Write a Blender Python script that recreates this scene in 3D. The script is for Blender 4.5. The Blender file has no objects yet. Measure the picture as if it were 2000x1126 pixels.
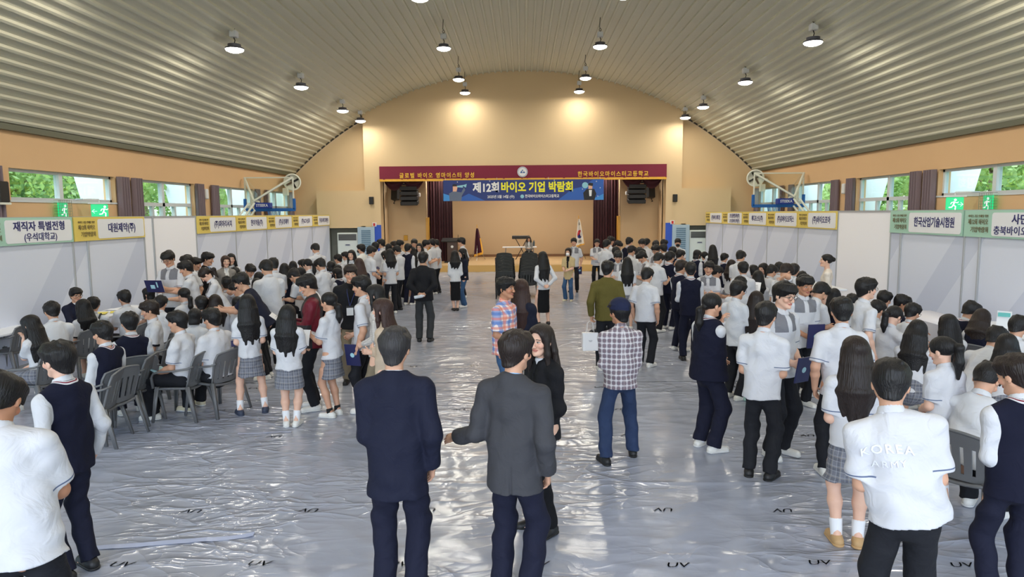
import bpy, math, random
import numpy as np
from math import sin, cos, pi, radians as R, sqrt
random.seed(7); np.random.seed(7)
C = bpy.context.scene.collection
# ---------------------------------------------------------------- camera, world, exposure
FPX = 1330.0                                   # focal length in pixels of the 2000 px wide frame
CAMZ, YAW, PITCH, ROLL = 2.5, R(0.95), R(6.3), R(-0.45)
cam = bpy.data.objects.new('camera', bpy.data.cameras.new('camera')); C.objects.link(cam)
def rx(a): return np.array([[1,0,0],[0,cos(a),-sin(a)],[0,sin(a),cos(a)]])
def ry(a): return np.array([[cos(a),0,sin(a)],[0,1,0],[-sin(a),0,cos(a)]])
def rz(a): return np.array([[cos(a),-sin(a),0],[sin(a),cos(a),0],[0,0,1]])
CR = rz(YAW) @ rx(pi/2-PITCH) @ rz(ROLL)
from mathutils import Matrix, Vector
cam.matrix_world = Matrix.Translation((0,0,CAMZ)) @ Matrix(CR.tolist()).to_4x4()
cam.data.sensor_width = 36; cam.data.lens = 36*FPX/2000; cam.data.clip_end = 300; cam.data.clip_start = .05
sc = bpy.context.scene; sc.camera = cam
sc.view_settings.view_transform = 'Standard'; sc.view_settings.look = 'None'
sc.view_settings.exposure = 0.1; sc.view_settings.gamma = 1
sc.cycles.max_bounces = 7; sc.cycles.diffuse_bounces = 4; sc.cycles.glossy_bounces = 3
sc.cycles.transparent_max_bounces = 10; sc.cycles.transmission_bounces = 4; sc.cycles.caustics_reflective = False; sc.cycles.caustics_refractive = False
sc.cycles.sample_clamp_indirect = 6
w = bpy.data.worlds.new('sky'); sc.world = w; w.use_nodes = True
nt = w.node_tree; bg = nt.nodes['Background']
sky = nt.nodes.new('ShaderNodeTexSky'); sky.sky_type = 'NISHITA'; sky.sun_elevation = R(58); sky.sun_rotation = R(200); sky.sun_disc = False
sky.air_density = 1.0; sky.dust_density = 2.0
nt.links.new(sky.outputs[0], bg.inputs[0]); bg.inputs[1].default_value = 0.9
sun = bpy.data.objects.new('sun', bpy.data.lights.new('sun','SUN')); C.objects.link(sun)
sun.data.energy = 6; sun.data.angle = R(2); sun.rotation_euler = (R(-22), R(8), 0); sun.data.color = (1,.96,.9)
LAMP_W = 60
def ray(px, py):
    d = CR @ np.array([(px-1000)/FPX, -(py-563)/FPX, -1.0]); return d
def on_z(px, py, z):
    d = ray(px,py); t = (z-CAMZ)/d[2]; return np.array([0,0,CAMZ])+d*t
def on_y(px, py, y):
    d = ray(px,py); return np.array([0,0,CAMZ])+d*(y/d[1])
def on_x(px, py, x):
    d = ray(px,py); return np.array([0,0,CAMZ])+d*(x/d[0])
# ---------------------------------------------------------------- materials
def lin(c):
    return tuple(((v/255)/12.92 if v/255 <= .04045 else ((v/255+.055)/1.055)**2.4) for v in c)
MATS = {}
def mat(name, rgb, rough=.6, metal=0., bump=0., bscale=40., emit=None, es=0., spec=.5, sheen=0., var=0., vscale=5.):
    if name in MATS: return MATS[name]
    m = bpy.data.materials.new(name); m.use_nodes = True; n = m.node_tree; b = n.nodes['Principled BSDF']
    col = lin(rgb)
    b.inputs['Base Color'].default_value = (*col,1); b.inputs['Roughness'].default_value = rough; b.inputs['Metallic'].default_value = metal
    b.inputs['Specular IOR Level'].default_value = spec
    if sheen: b.inputs['Sheen Weight'].default_value = sheen
    if emit: b.inputs['Emission Color'].default_value = (*lin(emit),1); b.inputs['Emission Strength'].default_value = es
    if bump or var:
        tc = n.nodes.new('ShaderNodeTexCoord')
    if bump:
        t = n.nodes.new('ShaderNodeTexNoise'); t.inputs['Scale'].default_value = bscale; t.inputs['Detail'].default_value = 3
        bp = n.nodes.new('ShaderNodeBump'); bp.inputs['Strength'].default_value = bump; bp.inputs['Distance'].default_value = .02
        n.links.new(tc.outputs['Object'], t.inputs['Vector']); n.links.new(t.outputs['Fac'], bp.inputs['Height']); n.links.new(bp.outputs[0], b.inputs['Normal'])
    if var:
        t2 = n.nodes.new('ShaderNodeTexNoise'); t2.inputs['Scale'].default_value = vscale; t2.inputs['Detail'].default_value = 4
        mx = n.nodes.new('ShaderNodeMix'); mx.data_type = 'RGBA'
        mx.inputs[6].default_value = (*[c*(1-var) for c in col],1); mx.inputs[7].default_value = (*[min(1,c*(1+var)) for c in col],1)
        n.links.new(tc.outputs['Object'], t2.inputs['Vector']); n.links.new(t2.outputs['Fac'], mx.inputs[0]); n.links.new(mx.outputs[2], b.inputs['Base Color'])
    MATS[name] = m; return m
def mth(n, op, a, b=None, c=None):
    q = n.nodes.new('ShaderNodeMath'); q.operation = op
    for i, v in enumerate((a,b,c)):
        if v is None: continue
        if hasattr(v,'links') or hasattr(v,'is_linked'): n.links.new(v, q.inputs[i])
        else: q.inputs[i].default_value = v
    return q.outputs[0]
def mixc(n, fac, a, b):
    q = n.nodes.new('ShaderNodeMix'); q.data_type = 'RGBA'
    if hasattr(fac,'is_linked'): n.links.new(fac, q.inputs[0])
    else: q.inputs[0].default_value = fac
    for i, v in ((6,a),(7,b)):
        if hasattr(v,'is_linked'): n.links.new(v, q.inputs[i])
        else: q.inputs[i].default_value = (*v,1)
    return q.outputs[2]
def attr(n, name):
    a = n.nodes.new('ShaderNodeAttribute'); a.attribute_name = name
    s = n.nodes.new('ShaderNodeSeparateXYZ'); n.links.new(a.outputs['Vector'], s.inputs[0]); return a.outputs['Vector'], s.outputs[0], s.outputs[1], s.outputs[2]
# ---------------------------------------------------------------- mesh building
def raw_mesh(name, V, F, mats=(), fm=None, attrs=None, flat=False):
    """V (n,3) array, F list of index lists or (m,4) array"""
    me = bpy.data.meshes.new(name)
    if isinstance(F, np.ndarray):
        me.vertices.add(len(V)); me.vertices.foreach_set('co', np.asarray(V,np.float32).ravel())
        me.loops.add(F.size); me.loops.foreach_set('vertex_index', F.astype(np.int32).ravel())
        me.polygons.add(len(F)); me.polygons.foreach_set('loop_start', np.arange(len(F),dtype=np.int32)*F.shape[1])
        me.update(calc_edges=True)
    else:
        me.from_pydata([tuple(map(float,v)) for v in V], [], [tuple(f) for f in F], shade_flat=flat)
    for m in mats: me.materials.append(m)
    if fm is not None: me.polygons.foreach_set('material_index', np.asarray(fm,np.int32))
    for k, a in (attrs or {}).items():
        me.attributes.new(k,'FLOAT_VECTOR','POINT').data.foreach_set('vector', np.asarray(a,np.float32).ravel())
    me.validate(); return me
def link(name, me, parent=None, loc=None, rotz=0., M=None):
    o = bpy.data.objects.new(name, me); C.objects.link(o)
    if parent is not None: o.parent = parent
    if M is not None: o.matrix_local = M
    elif loc is not None: o.location = loc; o.rotation_euler = (0,0,rotz)
    return o
def tag(o, label=None, cat=None, group=None, kind=None):
    if label: o['label'] = label
    if cat: o['category'] = cat
    if group: o['group'] = group
    if kind: o['kind'] = kind
    return o
def empty(name, loc, rotz=0., label=None, cat=None, group=None):
    return tag(link(name, None, None, loc, rotz), label, cat, group)
class MB:
    def __init__(s): s.v = []; s.f = []; s.m = []; s.mi = 0
    def add(s, V, F):
        o = len(s.v); s.v += [tuple(map(float,p)) for p in V]; s.f += [[i+o for i in f] for f in F]; s.m += [s.mi]*len(F); return s
    def box(s, c, h, rot=None, bev=0.0):
        """centre, half sizes, optional 3x3, chamfered by bev"""
        hx,hy,hz = h; b = min(bev, .45*min(h))
        if b <= 0:
            V = np.array([(x*hx,y*hy,z*hz) for z in (-1,1) for y in (-1,1) for x in (-1,1)])
            F = [(0,2,3,1),(4,5,7,6),(0,1,5,4),(2,6,7,3),(0,4,6,2),(1,3,7,5)]
        else:
            V = []; idx = {}
            for sx in (-1,1):
                for sy in (-1,1):
                    for sz in (-1,1):
                        for a in range(3):
                            p = [sx*(hx-b),sy*(hy-b),sz*(hz-b)]; p[a] = (sx*hx,sy*hy,sz*hz)[a]
                            idx[(sx,sy,sz,a)] = len(V); V.append(p)
            F = []
            for a in range(3):
                u,v_ = [(1,2),(2,0),(0,1)][a]
                for sg in (-1,1):
                    q = []
                    for su,sv in ((-1,-1),(1,-1),(1,1),(-1,1)):
                        k = [0,0,0]; k[a]=sg; k[u]=su; k[v_]=sv; q.append(idx[(*k,a)])
                    F.append(q if sg > 0 else q[::-1])
                for su in (-1,1):
                    for sv in (-1,1):
                        k0=[0,0,0]; k1=[0,0,0]; k0[u]=k1[u]=su; k0[v_]=k1[v_]=sv; k0[a]=-1; k1[a]=1
                        q = [idx[(*k0,u)],idx[(*k1,u)],idx[(*k1,v_)],idx[(*k0,v_)]]
                        F.append(q if su*sv < 0 else q[::-1])
            for sx in (-1,1):
                for sy in (-1,1):
                    for sz in (-1,1):
                        q = [idx[(sx,sy,sz,a)] for a in range(3)]; F.append(q if sx*sy*sz > 0 else q[::-1])
            V = np.array(V)
        if rot is not None: V = V @ np.asarray(rot).T
        return s.add(V+np.array(c), F)
    def tube(s, pts, r, n=8, cap=True, flat=1.0, up=None):
        """swept tube; r number, list, or list of (rx,ry)"""
        P = np.array(pts, float); k = len(P)
        rr = r if isinstance(r,(list,tuple)) else [r]*k
        T = np.gradient(P, axis=0); T /= np.linalg.norm(T,axis=1)[:,None]+1e-12
        u = np.array(up if up is not None else ((0,0,1) if abs(T[0][2])<.9 else (1,0,0)), float)
        V = []
        for i in range(k):
            u = u - T[i]*(u@T[i]); u /= np.linalg.norm(u)+1e-12; w_ = np.cross(T[i],u)
            a,b = rr[i] if isinstance(rr[i],(tuple,list)) else (rr[i], rr[i]*flat)
            for j in range(n):
                t = 2*pi*(j+.5)/n; V.append(P[i]+w_*a*cos(t)+u*b*sin(t))
        F = [[i*n+j, i*n+(j+1)%n, (i+1)*n+(j+1)%n, (i+1)*n+j] for i in range(k-1) for j in range(n)]
        if cap: F += [list(range(n))[::-1], [(k-1)*n+j for j in range(n)]]
        return s.add(V,F)
    def lathe(s, prof, n=24, c=(0,0,0), rot=None):
        V = np.array([(r*cos(2*pi*j/n), r*sin(2*pi*j/n), z) for r,z in prof for j in range(n)])
        k = len(prof); F = [[i*n+j,i*n+(j+1)%n,(i+1)*n+(j+1)%n,(i+1)*n+j] for i in range(k-1) for j in range(n)]
        F += [list(range(n))[::-1], [(k-1)*n+j for j in range(n)]]
        if rot is not None: V = V@np.asarray(rot).T
        return s.add(V+np.array(c),F)
    def grid(s, fn, nu, nv):
        V = [fn(i/nu,j/nv) for i in range(nu+1) for j in range(nv+1)]
        return s.add(V, [[i*(nv+1)+j,(i+1)*(nv+1)+j,(i+1)*(nv+1)+j+1,i*(nv+1)+j+1] for i in range(nu) for j in range(nv)])
    def quad(s, a, b, c, d): return s.add([a,b,c,d],[[0,1,2,3]])
    def prism(s, poly, h, M):
        """2D polygon extruded along local z by h; M maps local (x,y,z)->world as 3x3 + origin"""
        A,o = np.asarray(M[0]), np.asarray(M[1]); n = len(poly)
        V = [A@np.array((x,y,z))+o for z in (0,h) for x,y in poly]
        F = [list(range(n))[::-1],[n+i for i in range(n)]]+[[i,(i+1)%n,n+(i+1)%n,n+i] for i in range(n)]
        return s.add(V,F)
    def build(s, name, mats, parent=None, loc=None, rotz=0., flat=True, M=None):
        mats = mats if isinstance(mats,(list,tuple)) else [mats]
        me = raw_mesh(name, s.v, s.f, mats, s.m if len(mats)>1 else None, None, flat)
        return link(name, me, parent, loc, rotz, M)
def struct(o): o['kind'] = 'structure'; return o
def copy_tree(o, parent=None):
    c = o.copy(); C.objects.link(c)
    if parent is not None: c.parent = parent
    for ch in list(o.children): copy_tree(ch, c)
    return c
_txt = None
def text_mesh(s, size, bold=.0, align='CENTER', spacing=1.0, shear=0.):
    """flat lettering as a mesh in its local xy plane"""
    cu = bpy.data.curves.new('lettering','FONT'); cu.body = s; cu.size = size; cu.align_x = align; cu.align_y = 'CENTER'
    cu.offset = bold*size; cu.space_character = spacing; cu.shear = shear; cu.resolution_u = 2; cu.extrude = .002
    o = bpy.data.objects.new('lettering', cu); C.objects.link(o)
    dg = bpy.context.evaluated_depsgraph_get(); me = bpy.data.meshes.new_from_object(o.evaluated_get(dg))
    bpy.data.objects.remove(o); bpy.data.curves.remove(cu); return me
def text(name, s, size, m, parent, M, width=None, **k):
    """M: 4x4 placing the text plane; scaled to width when given"""
    me = text_mesh(s, size, **k); me.materials.clear(); me.materials.append(m)
    xs = [v.co.x for v in me.vertices]
    if width and xs:
        wd = max(xs)-min(xs)
        if wd > 1e-6: me.transform(Matrix.Diagonal((width/wd,1,1,1)))
    return link(name, me, parent, M=M)
def frame4(x, y, z, o):
    return Matrix(((x[0],y[0],z[0],o[0]),(x[1],y[1],z[1],o[1]),(x[2],y[2],z[2],o[2]),(0,0,0,1)))
def noise2(x, y, seed):
    """smooth value noise"""
    g = np.random.RandomState(seed).rand(64,64)
    xi = np.floor(x).astype(int); yi = np.floor(y).astype(int); fx = x-xi; fy = y-yi
    fx = fx*fx*(3-2*fx); fy = fy*fy*(3-2*fy); xi &= 63; yi &= 63; x1 = (xi+1)&63; y1 = (yi+1)&63
    return (g[xi,yi]*(1-fx)+g[x1,yi]*fx)*(1-fy)+(g[xi,y1]*(1-fx)+g[x1,y1]*fx)*fy
# ================================================================ THE HALL
XW, YE, YP, YB = 10.1, 30.3, 29.5, -7.0        # side walls, recessed end wall, stage front wall, rear end of the hall
ZS, ZA = 4.28, 8.47                            # spring line and crown of the vault
VR = (XW**2+(ZA-ZS)**2)/(2*(ZA-ZS)); VC = ZA-VR
def vault_z(x): return VC+sqrt(max(VR*VR-x*x, 0))
# ---- floor sheet: grey polythene with creases
xs = np.arange(-10.4,10.41,.045); ys = [YB]; 
while ys[-1] < 36: ys.append(ys[-1]+(.12 if ys[-1]<3.8 else max(.026,.0042*ys[-1])))
ys = np.array(ys); GX,GY = np.meshgrid(xs,ys,indexing='ij')
def ridge(u,v,seed,p=3.): return (1-np.abs(2*noise2(u,v,seed)-1))**p
wx = GX+.5*(noise2(GX*.8+9,GY*.8+3,5)-.5); wy = GY+.5*(noise2(GX*.7+1,GY*.7+7,6)-.5)
amp = .35+.65*noise2(GX*.35+3,GY*.3+2,11)
Z = .010*ridge(wx*2.4+20,wy*.8+20,1,5)*amp+.008*ridge((wx+wy)*1.6+30,(wx-wy)*.8+40,2,5)*amp+.007*ridge((wx-wy)*1.7+30,(wx+wy)*.7+44,3,5)*amp+.004*ridge(wx*3.1+20,wy*6+20,4,3)+.0025*noise2(GX*9+30,GY*11+50,8)
seam = np.exp(-((((GX+1.02+100)%2.04)-1.02)/.03)**2)*.006+np.exp(-((((GY+.3+40)%3.2)-1.6)/.03)**2)*.005
Z = Z*1.25+.004*ridge(wx*2.3+50,wy*1.1+10,21,6)*amp+seam*1.5; Z -= Z.mean()*.6
nx_,ny_ = GX.shape; I = np.arange(nx_*ny_).reshape(nx_,ny_)
FQ = np.stack([I[:-1,:-1],I[1:,:-1],I[1:,1:],I[:-1,1:]],-1).reshape(-1,4)
mfl = mat('polythene_floor_sheet',(150,156,172),.27,spec=.95,bump=.3,bscale=7)
n = mfl.node_tree; b = n.nodes['Principled BSDF']
tc = n.nodes.new('ShaderNodeTexCoord'); t = n.nodes.new('ShaderNodeTexNoise'); t.inputs['Scale'].default_value = .5; t.inputs['Detail'].default_value = 5
mp = n.nodes.new('ShaderNodeMapping'); mp.inputs['Scale'].default_value = (.6,1.6,1); n.links.new(tc.outputs['Object'],mp.inputs[0]); n.links.new(mp.outputs[0],t.inputs['Vector'])
n.links.new(mixc(n, t.outputs['Fac'], lin((144,150,166)), lin((170,175,190))), b.inputs['Base Color'])
n.links.new(mth(n,'MULTIPLY_ADD',t.outputs['Fac'],.14,.13), b.inputs['Roughness'])
mpf = n.nodes.new('ShaderNodeMapping'); n.links.new(tc.outputs['Object'],mpf.inputs[0])
hsum = None
for sc_,rot_,st_,pw_,am_ in ((.42,84,(1,3.4,1),22,1.5),(.62,66,(1,2.8,1),20,1.1),(.8,-50,(1,2.2,1),20,.8),(1.1,15,(1,2.4,1),18,.6),(2.1,78,(1,2.2,1),12,.5),(3.0,40,(1,1.6,1),9,.35)):
    mq = n.nodes.new('ShaderNodeMapping'); mq.inputs['Rotation'].default_value = (0,0,R(rot_)); mq.inputs['Scale'].default_value = tuple(sc_*q for q in st_); n.links.new(tc.outputs['Object'],mq.inputs[0])
    tn = n.nodes.new('ShaderNodeTexNoise'); tn.inputs['Scale'].default_value = 1; tn.inputs['Detail'].default_value = 1.5; tn.inputs['Distortion'].default_value = .6; n.links.new(mq.outputs[0],tn.inputs['Vector'])
    rd_ = mth(n,'MULTIPLY',mth(n,'POWER',mth(n,'SUBTRACT',1.0,mth(n,'ABSOLUTE',mth(n,'MULTIPLY_ADD',tn.outputs['Fac'],2.6,-1.3))),pw_),am_)
    hsum = rd_ if hsum is None else mth(n,'ADD',hsum,rd_)
mk = n.nodes.new('ShaderNodeTexNoise'); mk.inputs['Scale'].default_value = .45; mk.inputs['Detail'].default_value = 2; n.links.new(tc.outputs['Object'],mk.inputs['Vector'])
mkv = mth(n,'MAXIMUM',mth(n,'MULTIPLY_ADD',mk.outputs['Fac'],3.4,-1.45),.06)
fine = n.nodes.new('ShaderNodeTexNoise'); fine.inputs['Scale'].default_value = 5; fine.inputs['Detail'].default_value = 2; n.links.new(tc.outputs['Object'],fine.inputs['Vector'])
hsum = mth(n,'MULTIPLY_ADD',fine.outputs['Fac'],.22,mth(n,'MULTIPLY',hsum,mkv))
bp_ = n.nodes.new('ShaderNodeBump'); bp_.inputs['Strength'].default_value = .65; bp_.inputs['Distance'].default_value = .022; n.links.new(hsum,bp_.inputs['Height']); n.links.new(bp_.outputs[0],b.inputs['Normal'])
floor = struct(link('floor', raw_mesh('floor', np.stack([GX,GY,Z],-1).reshape(-1,3), FQ, [mfl])))
ink = mat('printed_grey_ink',(124,128,138),.5)
V=[];
def floor_text():
    base = text_mesh('UV',.125,bold=.0,shear=.25); co = np.array([v.co[:] for v in base.vertices]); fc = [list(p.vertices) for p in base.polygons]
    m = MB()
    for y0, flip in ((4.62,0),(5.52,1),(7.45,1),(8.5,1),(9.6,0),(11,1),(12.6,0)):
        for k in range(-8,9):
            x = k*1.0+.08+(.1 if flip else 0)
            if random.random() < (0 if y0<6 else .45): continue
            P = co.copy(); P[:,1] *= .75
            if flip: P[:,:2] *= -1
            zz = Z[np.clip(((P[:,0]+x-xs[0])/.045).astype(int),0,len(xs)-1),np.clip(np.searchsorted(ys,P[:,1]+y0),0,len(ys)-1)]
            m.add(np.stack([P[:,0]+x,P[:,1]+y0,np.full(len(P),zz.max()+.004)],-1), fc)
    return m
o = floor_text().build('printed_lettering', ink, floor)
mtape = mat('pale_blue_tape',(176,186,216),.3)
def strip(m,x0,y0,x1,y1,wd):
    k = int(math.hypot(x1-x0,y1-y0)/.04)+2; d = np.array([x1-x0,y1-y0]); d = d/np.linalg.norm(d); q = np.array([-d[1],d[0]])*wd
    V_ = []
    for t_ in np.linspace(0,1,k):
        c_ = np.array([x0+(x1-x0)*t_,y0+(y1-y0)*t_]); zs = [Z[np.clip(int((c_[0]-xs[0])/.045)+a_,0,len(xs)-1),np.clip(np.searchsorted(ys,c_[1])+b_,0,len(ys)-1)] for a_ in (-1,0,1) for b_ in (-1,0,1)]
        for sg in (-1,1): V_.append((*(c_+q*sg),max(zs)+.002))
    m.add(V_,[[2*i,2*i+2,2*i+3,2*i+1] for i in range(k-1)])
m = MB(); strip(m,-3.35,4.84,-2.12,5.06,.035); strip(m,-3.3,7.56,-2.7,7.63,.02)
m.f.clear if 0 else None
m.build('floor_tape', [mtape], floor)
m = MB()
for yy in (9.93,): strip(m,-7.4,yy,7.4,yy,.018)
m.build('sheet_joint', mat('sheet_overlap',(138,143,158),.3), floor)
struct(floor)
# ---- side walls
mwall = mat('peach_wall_paint',(222,182,138),.75,bump=.08,bscale=60,var=.03,vscale=1.2)
mend = mat('cream_wall_paint',(220,194,154),.75,bump=.05,bscale=80,var=.03,vscale=1)
WIN = [(-4.6,-1.2,.9),(-.1,3.4,.9),(4.4,7.9,.9),(8.9,12.4,.9),(13.4,16.9,2.84),(17.9,21.0,.9),(22.4,25.6,.9),(26.9,29.7,.9)]
ZH = 3.47
for side, sx in (('left',-1),('right',1)):
    m = MB(); xc = sx*(XW+.15)
    def wb(y0,y1,z0,z1): m.box((xc,(y0+y1)/2,(z0+z1)/2),(.15,(y1-y0)/2,(z1-z0)/2))
    wb(YB,YE+.3,ZH,ZS+.12)
    yl = YB
    for (y0,y1,z0) in WIN:
        wb(yl,y0,0,ZH); wb(y0,y1,0,z0); yl = y1
    wb(yl,YE+.3,0,ZH)
    struct(m.build('wall_'+side, mwall))
    b_ = MB(); b_.box((sx*(XW-.012),11.5,.06),(.012,18.3,.06)); struct(b_.build('baseboard_'+side, mat('blue_skirting',(52,84,170),.5)))
# ---- windows
malu = mat('white_window_frame',(214,220,224),.4); 
mglass = bpy.data.materials.new('window_glass'); mglass.use_nodes = True; n = mglass.node_tree; n.nodes.clear()
out = n.nodes.new('ShaderNodeOutputMaterial'); tr = n.nodes.new('ShaderNodeBsdfTransparent'); tr.inputs[0].default_value = (.86,.95,.95,1)
gl = n.nodes.new('ShaderNodeBsdfGlossy'); gl.inputs['Roughness'].default_value = .02; gl.inputs[0].default_value = (.9,.95,1,1); mx = n.nodes.new('ShaderNodeMixShader'); mx.inputs[0].default_value = .07
n.links.new(tr.outputs[0],mx.inputs[1]); n.links.new(gl.outputs[0],mx.inputs[2]); n.links.new(mx.outputs[0],out.inputs[0])
wn = 0
for sx in (-1,1):
    for (y0,y1,z0) in WIN:
        wn += 1; f = MB(); x = sx*(XW+.16); t_ = .035
        def bar(ya,yb,za,zb,d=.05): f.box((x,(ya+yb)/2,(za+zb)/2),(d,(yb-ya)/2,(zb-za)/2))
        bar(y0,y0+.07,z0,ZH); bar(y1-.07,y1,z0,ZH); bar(y0,y1,z0,z0+.06); bar(y0,y1,ZH-.06,ZH)
        ym = (y0+y1)/2-.1
        bar(ym-.06,ym+.06,z0,ZH,.06)
        if z0 < 2: bar(y0,y1,2.77,2.87,.06); [bar(q-.04,q+.04,z0,2.8) for q in (y0+.9,y1-1.0)]
        o = struct(f.build('window_%d'%wn, malu))
        p = MB(); p.box((x,(y0+y1)/2,(z0+ZH)/2),(.004,(y1-y0)/2-.03,(ZH-z0)/2-.03)); p.build('pane', mglass, o)
        s_ = MB(); s_.box((sx*(XW+.06),(y0+y1)/2,z0-.02),(.08,(y1-y0)/2+.04,.02)); s_.build('sill', malu, o)
# ---- ceiling vault with ribs running along the hall
mceil = mat('grey_ribbed_metal',(208,205,186),.55,metal=.0,spec=.35,var=.04,vscale=.6)
a0 = math.asin(XW/VR); L = VR*a0*2; nr = int(L/.255); prof = []
for k in range(nr):
    u0 = -a0+2*a0*k/nr; du = 2*a0/nr
    for fu, dz in ((0,0),(.40,0),(.47,-.055),(.68,-.055),(.75,0)): prof.append((u0+du*fu, dz))
prof.append((a0,0))
yy = list(np.linspace(YB,YE-.02,9)); V = []
for y in yy:
    for u,dz in prof: V.append(((VR+dz)*sin(u), y, VC+(VR+dz)*cos(u)))
k = len(prof); F = [[i*k+j,(i+1)*k+j,(i+1)*k+j+1,i*k+j+1] for i in range(len(yy)-1) for j in range(k-1)]
m = MB(); m.add(V,F); ceil = struct(m.build('ceiling', mceil))
m = MB()
for sx in (-1,1): m.box((sx*(XW-.05),11.5,ZS-.03),(.06,18.6,.06))
struct(m.build('trim_1', mat('dark_eave_strip',(96,98,80),.5)))
m = MB(); pts = [(VR*sin(u)*.998, YE-.06, VC+VR*.998*cos(u)) for u in np.linspace(-a0,a0,60)]
m.tube(pts, .035, 6); struct(m.build('trim_2', mat('dark_end_strip',(70,68,66),.6)))
# ---- end wall: recessed back, front wall with the stage opening
def arch_poly(x0,x1,zb,zo=0):
    return [(x0,zb),(x1,zb)]+[(x,vault_z(x)+zo) for x in np.linspace(x1,x0,40)]
MY = (np.array([[1,0,0],[0,0,1],[0,1,0]]), None)     # local x->X, y->Z, z->Y
def ywall(m, poly, y, th): m.prism(poly, th, (MY[0], (0,y,0)))
m = MB(); ywall(m, arch_poly(-XW-.2,-6.7,0,.3), YE,.3); ywall(m, arch_poly(6.7,XW+.2,0,.3), YE,.3)
struct(m.build('wall_back', mend))
OX, OZ = 6.13, 4.42
m = MB(); zf = .1
ywall(m, [(-6.8,OZ),(6.8,OZ)]+[(x,vault_z(x)+zf) for x in np.linspace(6.8,-6.8,40)], YP,.8)
for sx in (-1,1):
    m.box((sx*(OX+6.8)/2,YP+.4,OZ/2),((6.8-OX)/2,.4,OZ/2))
    # lower flush box beside the stage with the machine niche
    m.box((sx*8.7,YP+.4,1.0),(.2,.4,1.0)); m.box((sx*7.85,YP+.4,2.72),(1.05,.4,.80)); 
    m.box((sx*6.9,YP+.4,1.0),(.1,.4,1.0))
    m.box((sx*7.75,YP+.72,1.0),(.85,.05,1.0))
struct(m.build('wall_front', mend))
mniche = mat('dark_grey_niche',(140,142,136),.7); m = MB()
for sx in (-1,1): m.box((sx*7.75,YP+.66,.96),(.75,.012,.96)); m.box((sx*8.5,YP+.33,.96),(.012,.32,.96))
struct(m.build('trim_3', mniche))
m = MB()
for sx in (-1,1): m.box((sx*6.28,YP-.012,1.02),(.15,.012,1.02))
struct(m.build('trim_4', mat('blue_wall_pad',(40,82,190),.5)))
mst = mat('stage_back_wall',(190,165,132),.8,bump=.05,bscale=50)
m = MB()
for sx in (-1,1):
    m.box((sx*(OX+.1),YP+1.2,2.4),(.1,.6,2.4)); m.box((sx*5.3,31.2,2.4),(.9,.08,2.4))
    m.box((sx*4.5,33,2.4),(.1,1.9,2.4))
m.box((0,34.9,2.5),(4.6,.1,2.5)); m.box((0,32.35,5.0),(6.2,2.5,.06))
struct(m.build('wall_stage', mst))
m = MB(); m.box((0,34.77,.36),(4.4,.03,.06)); struct(m.build('baseboard_stage', mat('dark_wood_skirting',(120,86,56),.5)))
mplank = mat('stage_floor_wood',(206,176,132),.35,var=.12,vscale=3)
m = MB(); m.box((0,32.1,.15),(6.12,2.9,.15)); m.mi = 1; m.box((0,29.19,.14),(6.12,.02,.14))
struct(m.build('floor_stage', [mplank, mat('stage_front_wood',(206,164,92),.45)]))
# wooden stage doors
mdoor = mat('yellow_wood_door',(196,148,62),.5)
for i,sx in enumerate((-1,1)):
    m = MB(); m.box((sx*4.36,31.3,1.32),(.05,.25,1.02)); o = struct(m.build('door_%d'%(i+1), mdoor))
    h = MB(); h.box((sx*4.30,31.12,1.2),(.02,.03,.05)); h.build('door_handle', mat('steel',(160,160,160),.3,1.), o)
# louvre doors beside the machines
mlv = mat('pale_blue_metal_door',(166,188,204),.5); mld = mat('louvre_slot',(120,150,172),.5)
for i,sx in enumerate((-1,1)):
    m = MB(); m.box((sx*6.78,YP-.06,.98),(.37,.03,.98),bev=.01); o = struct(m.build('door_%d'%(i+3), mlv))
    g = MB()
    for k in range(11): g.box((sx*6.78,YP-.1,.95+k*.085),(.2,.012,.026),rx(R(28)))
    g.build('louvre', mld, o)
# stage curtains
mcur = mat('maroon_velvet',(58,10,24),.85,sheen=.05)
for sx in (-1,1):
    m = MB(); m.grid(lambda u,v: (sx*(3.25+1.2*u), 31.6+.07*sin(u*60)+.03*sin(u*23), .31+3.9*v), 90, 6)
    m.grid(lambda u,v: (sx*(3.25+1.2*u), 31.66+.07*sin(u*60)+.03*sin(u*23), .31+3.9*v), 90, 6)
    tag(m.build('stage_curtain', mcur, flat=False), 'pleated maroon stage curtain hanging %s the stage back wall'%('left of' if sx<0 else 'right of'), 'curtain')
    m = MB()
    for c0 in (-.42,.42):
        def sw(u,v,c0=c0):
            a = (u-.5)*2; drop = (.16+.42*(1-a*a))*v
            return (sx*5.2+c0+a*.46, YP+.55-.10*sin(v*pi)*(1-a*a)-.03*sin(v*16), 4.1-drop)
        m.grid(sw,20,24)
    tag(m.build('swag_drape', mcur, flat=False), 'draped maroon swag above the %s black speaker stack'%('left' if sx<0 else 'right'), 'drape')
mvel = mat('crimson_velvet',(122,24,54),.8,sheen=.3); mgold = mat('gold_fringe',(232,176,62),.5)
m = MB(); m.grid(lambda u,v: (-6.13+12.26*u, YP-.07-.01*sin(u*90), 3.97+.56*v), 200, 2); m.box((0,YP-.035,4.25),(6.13,.02,.28))
val = m.build('stage_valance', mvel, flat=False); tag(val,'long crimson stage valance with gold fringe, lettering and round emblem','valance')
g = MB()
g.grid(lambda u,v: (-6.13+12.26*u, YP-.085-.012*sin(u*300), 3.89+.1*v), 300, 1); g.grid(lambda u,v: (-6.13+12.26*u, YP-.075-.012*sin(u*300), 3.89+.1*v), 300, 1)
g.build('fringe', mgold, val, flat=False)
mgt = mat('gold_lettering',(240,190,60),.5); FX = lambda x,y,z: frame4((1,0,0),(0,0,1),(0,-1,0),(x,y,z))
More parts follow.
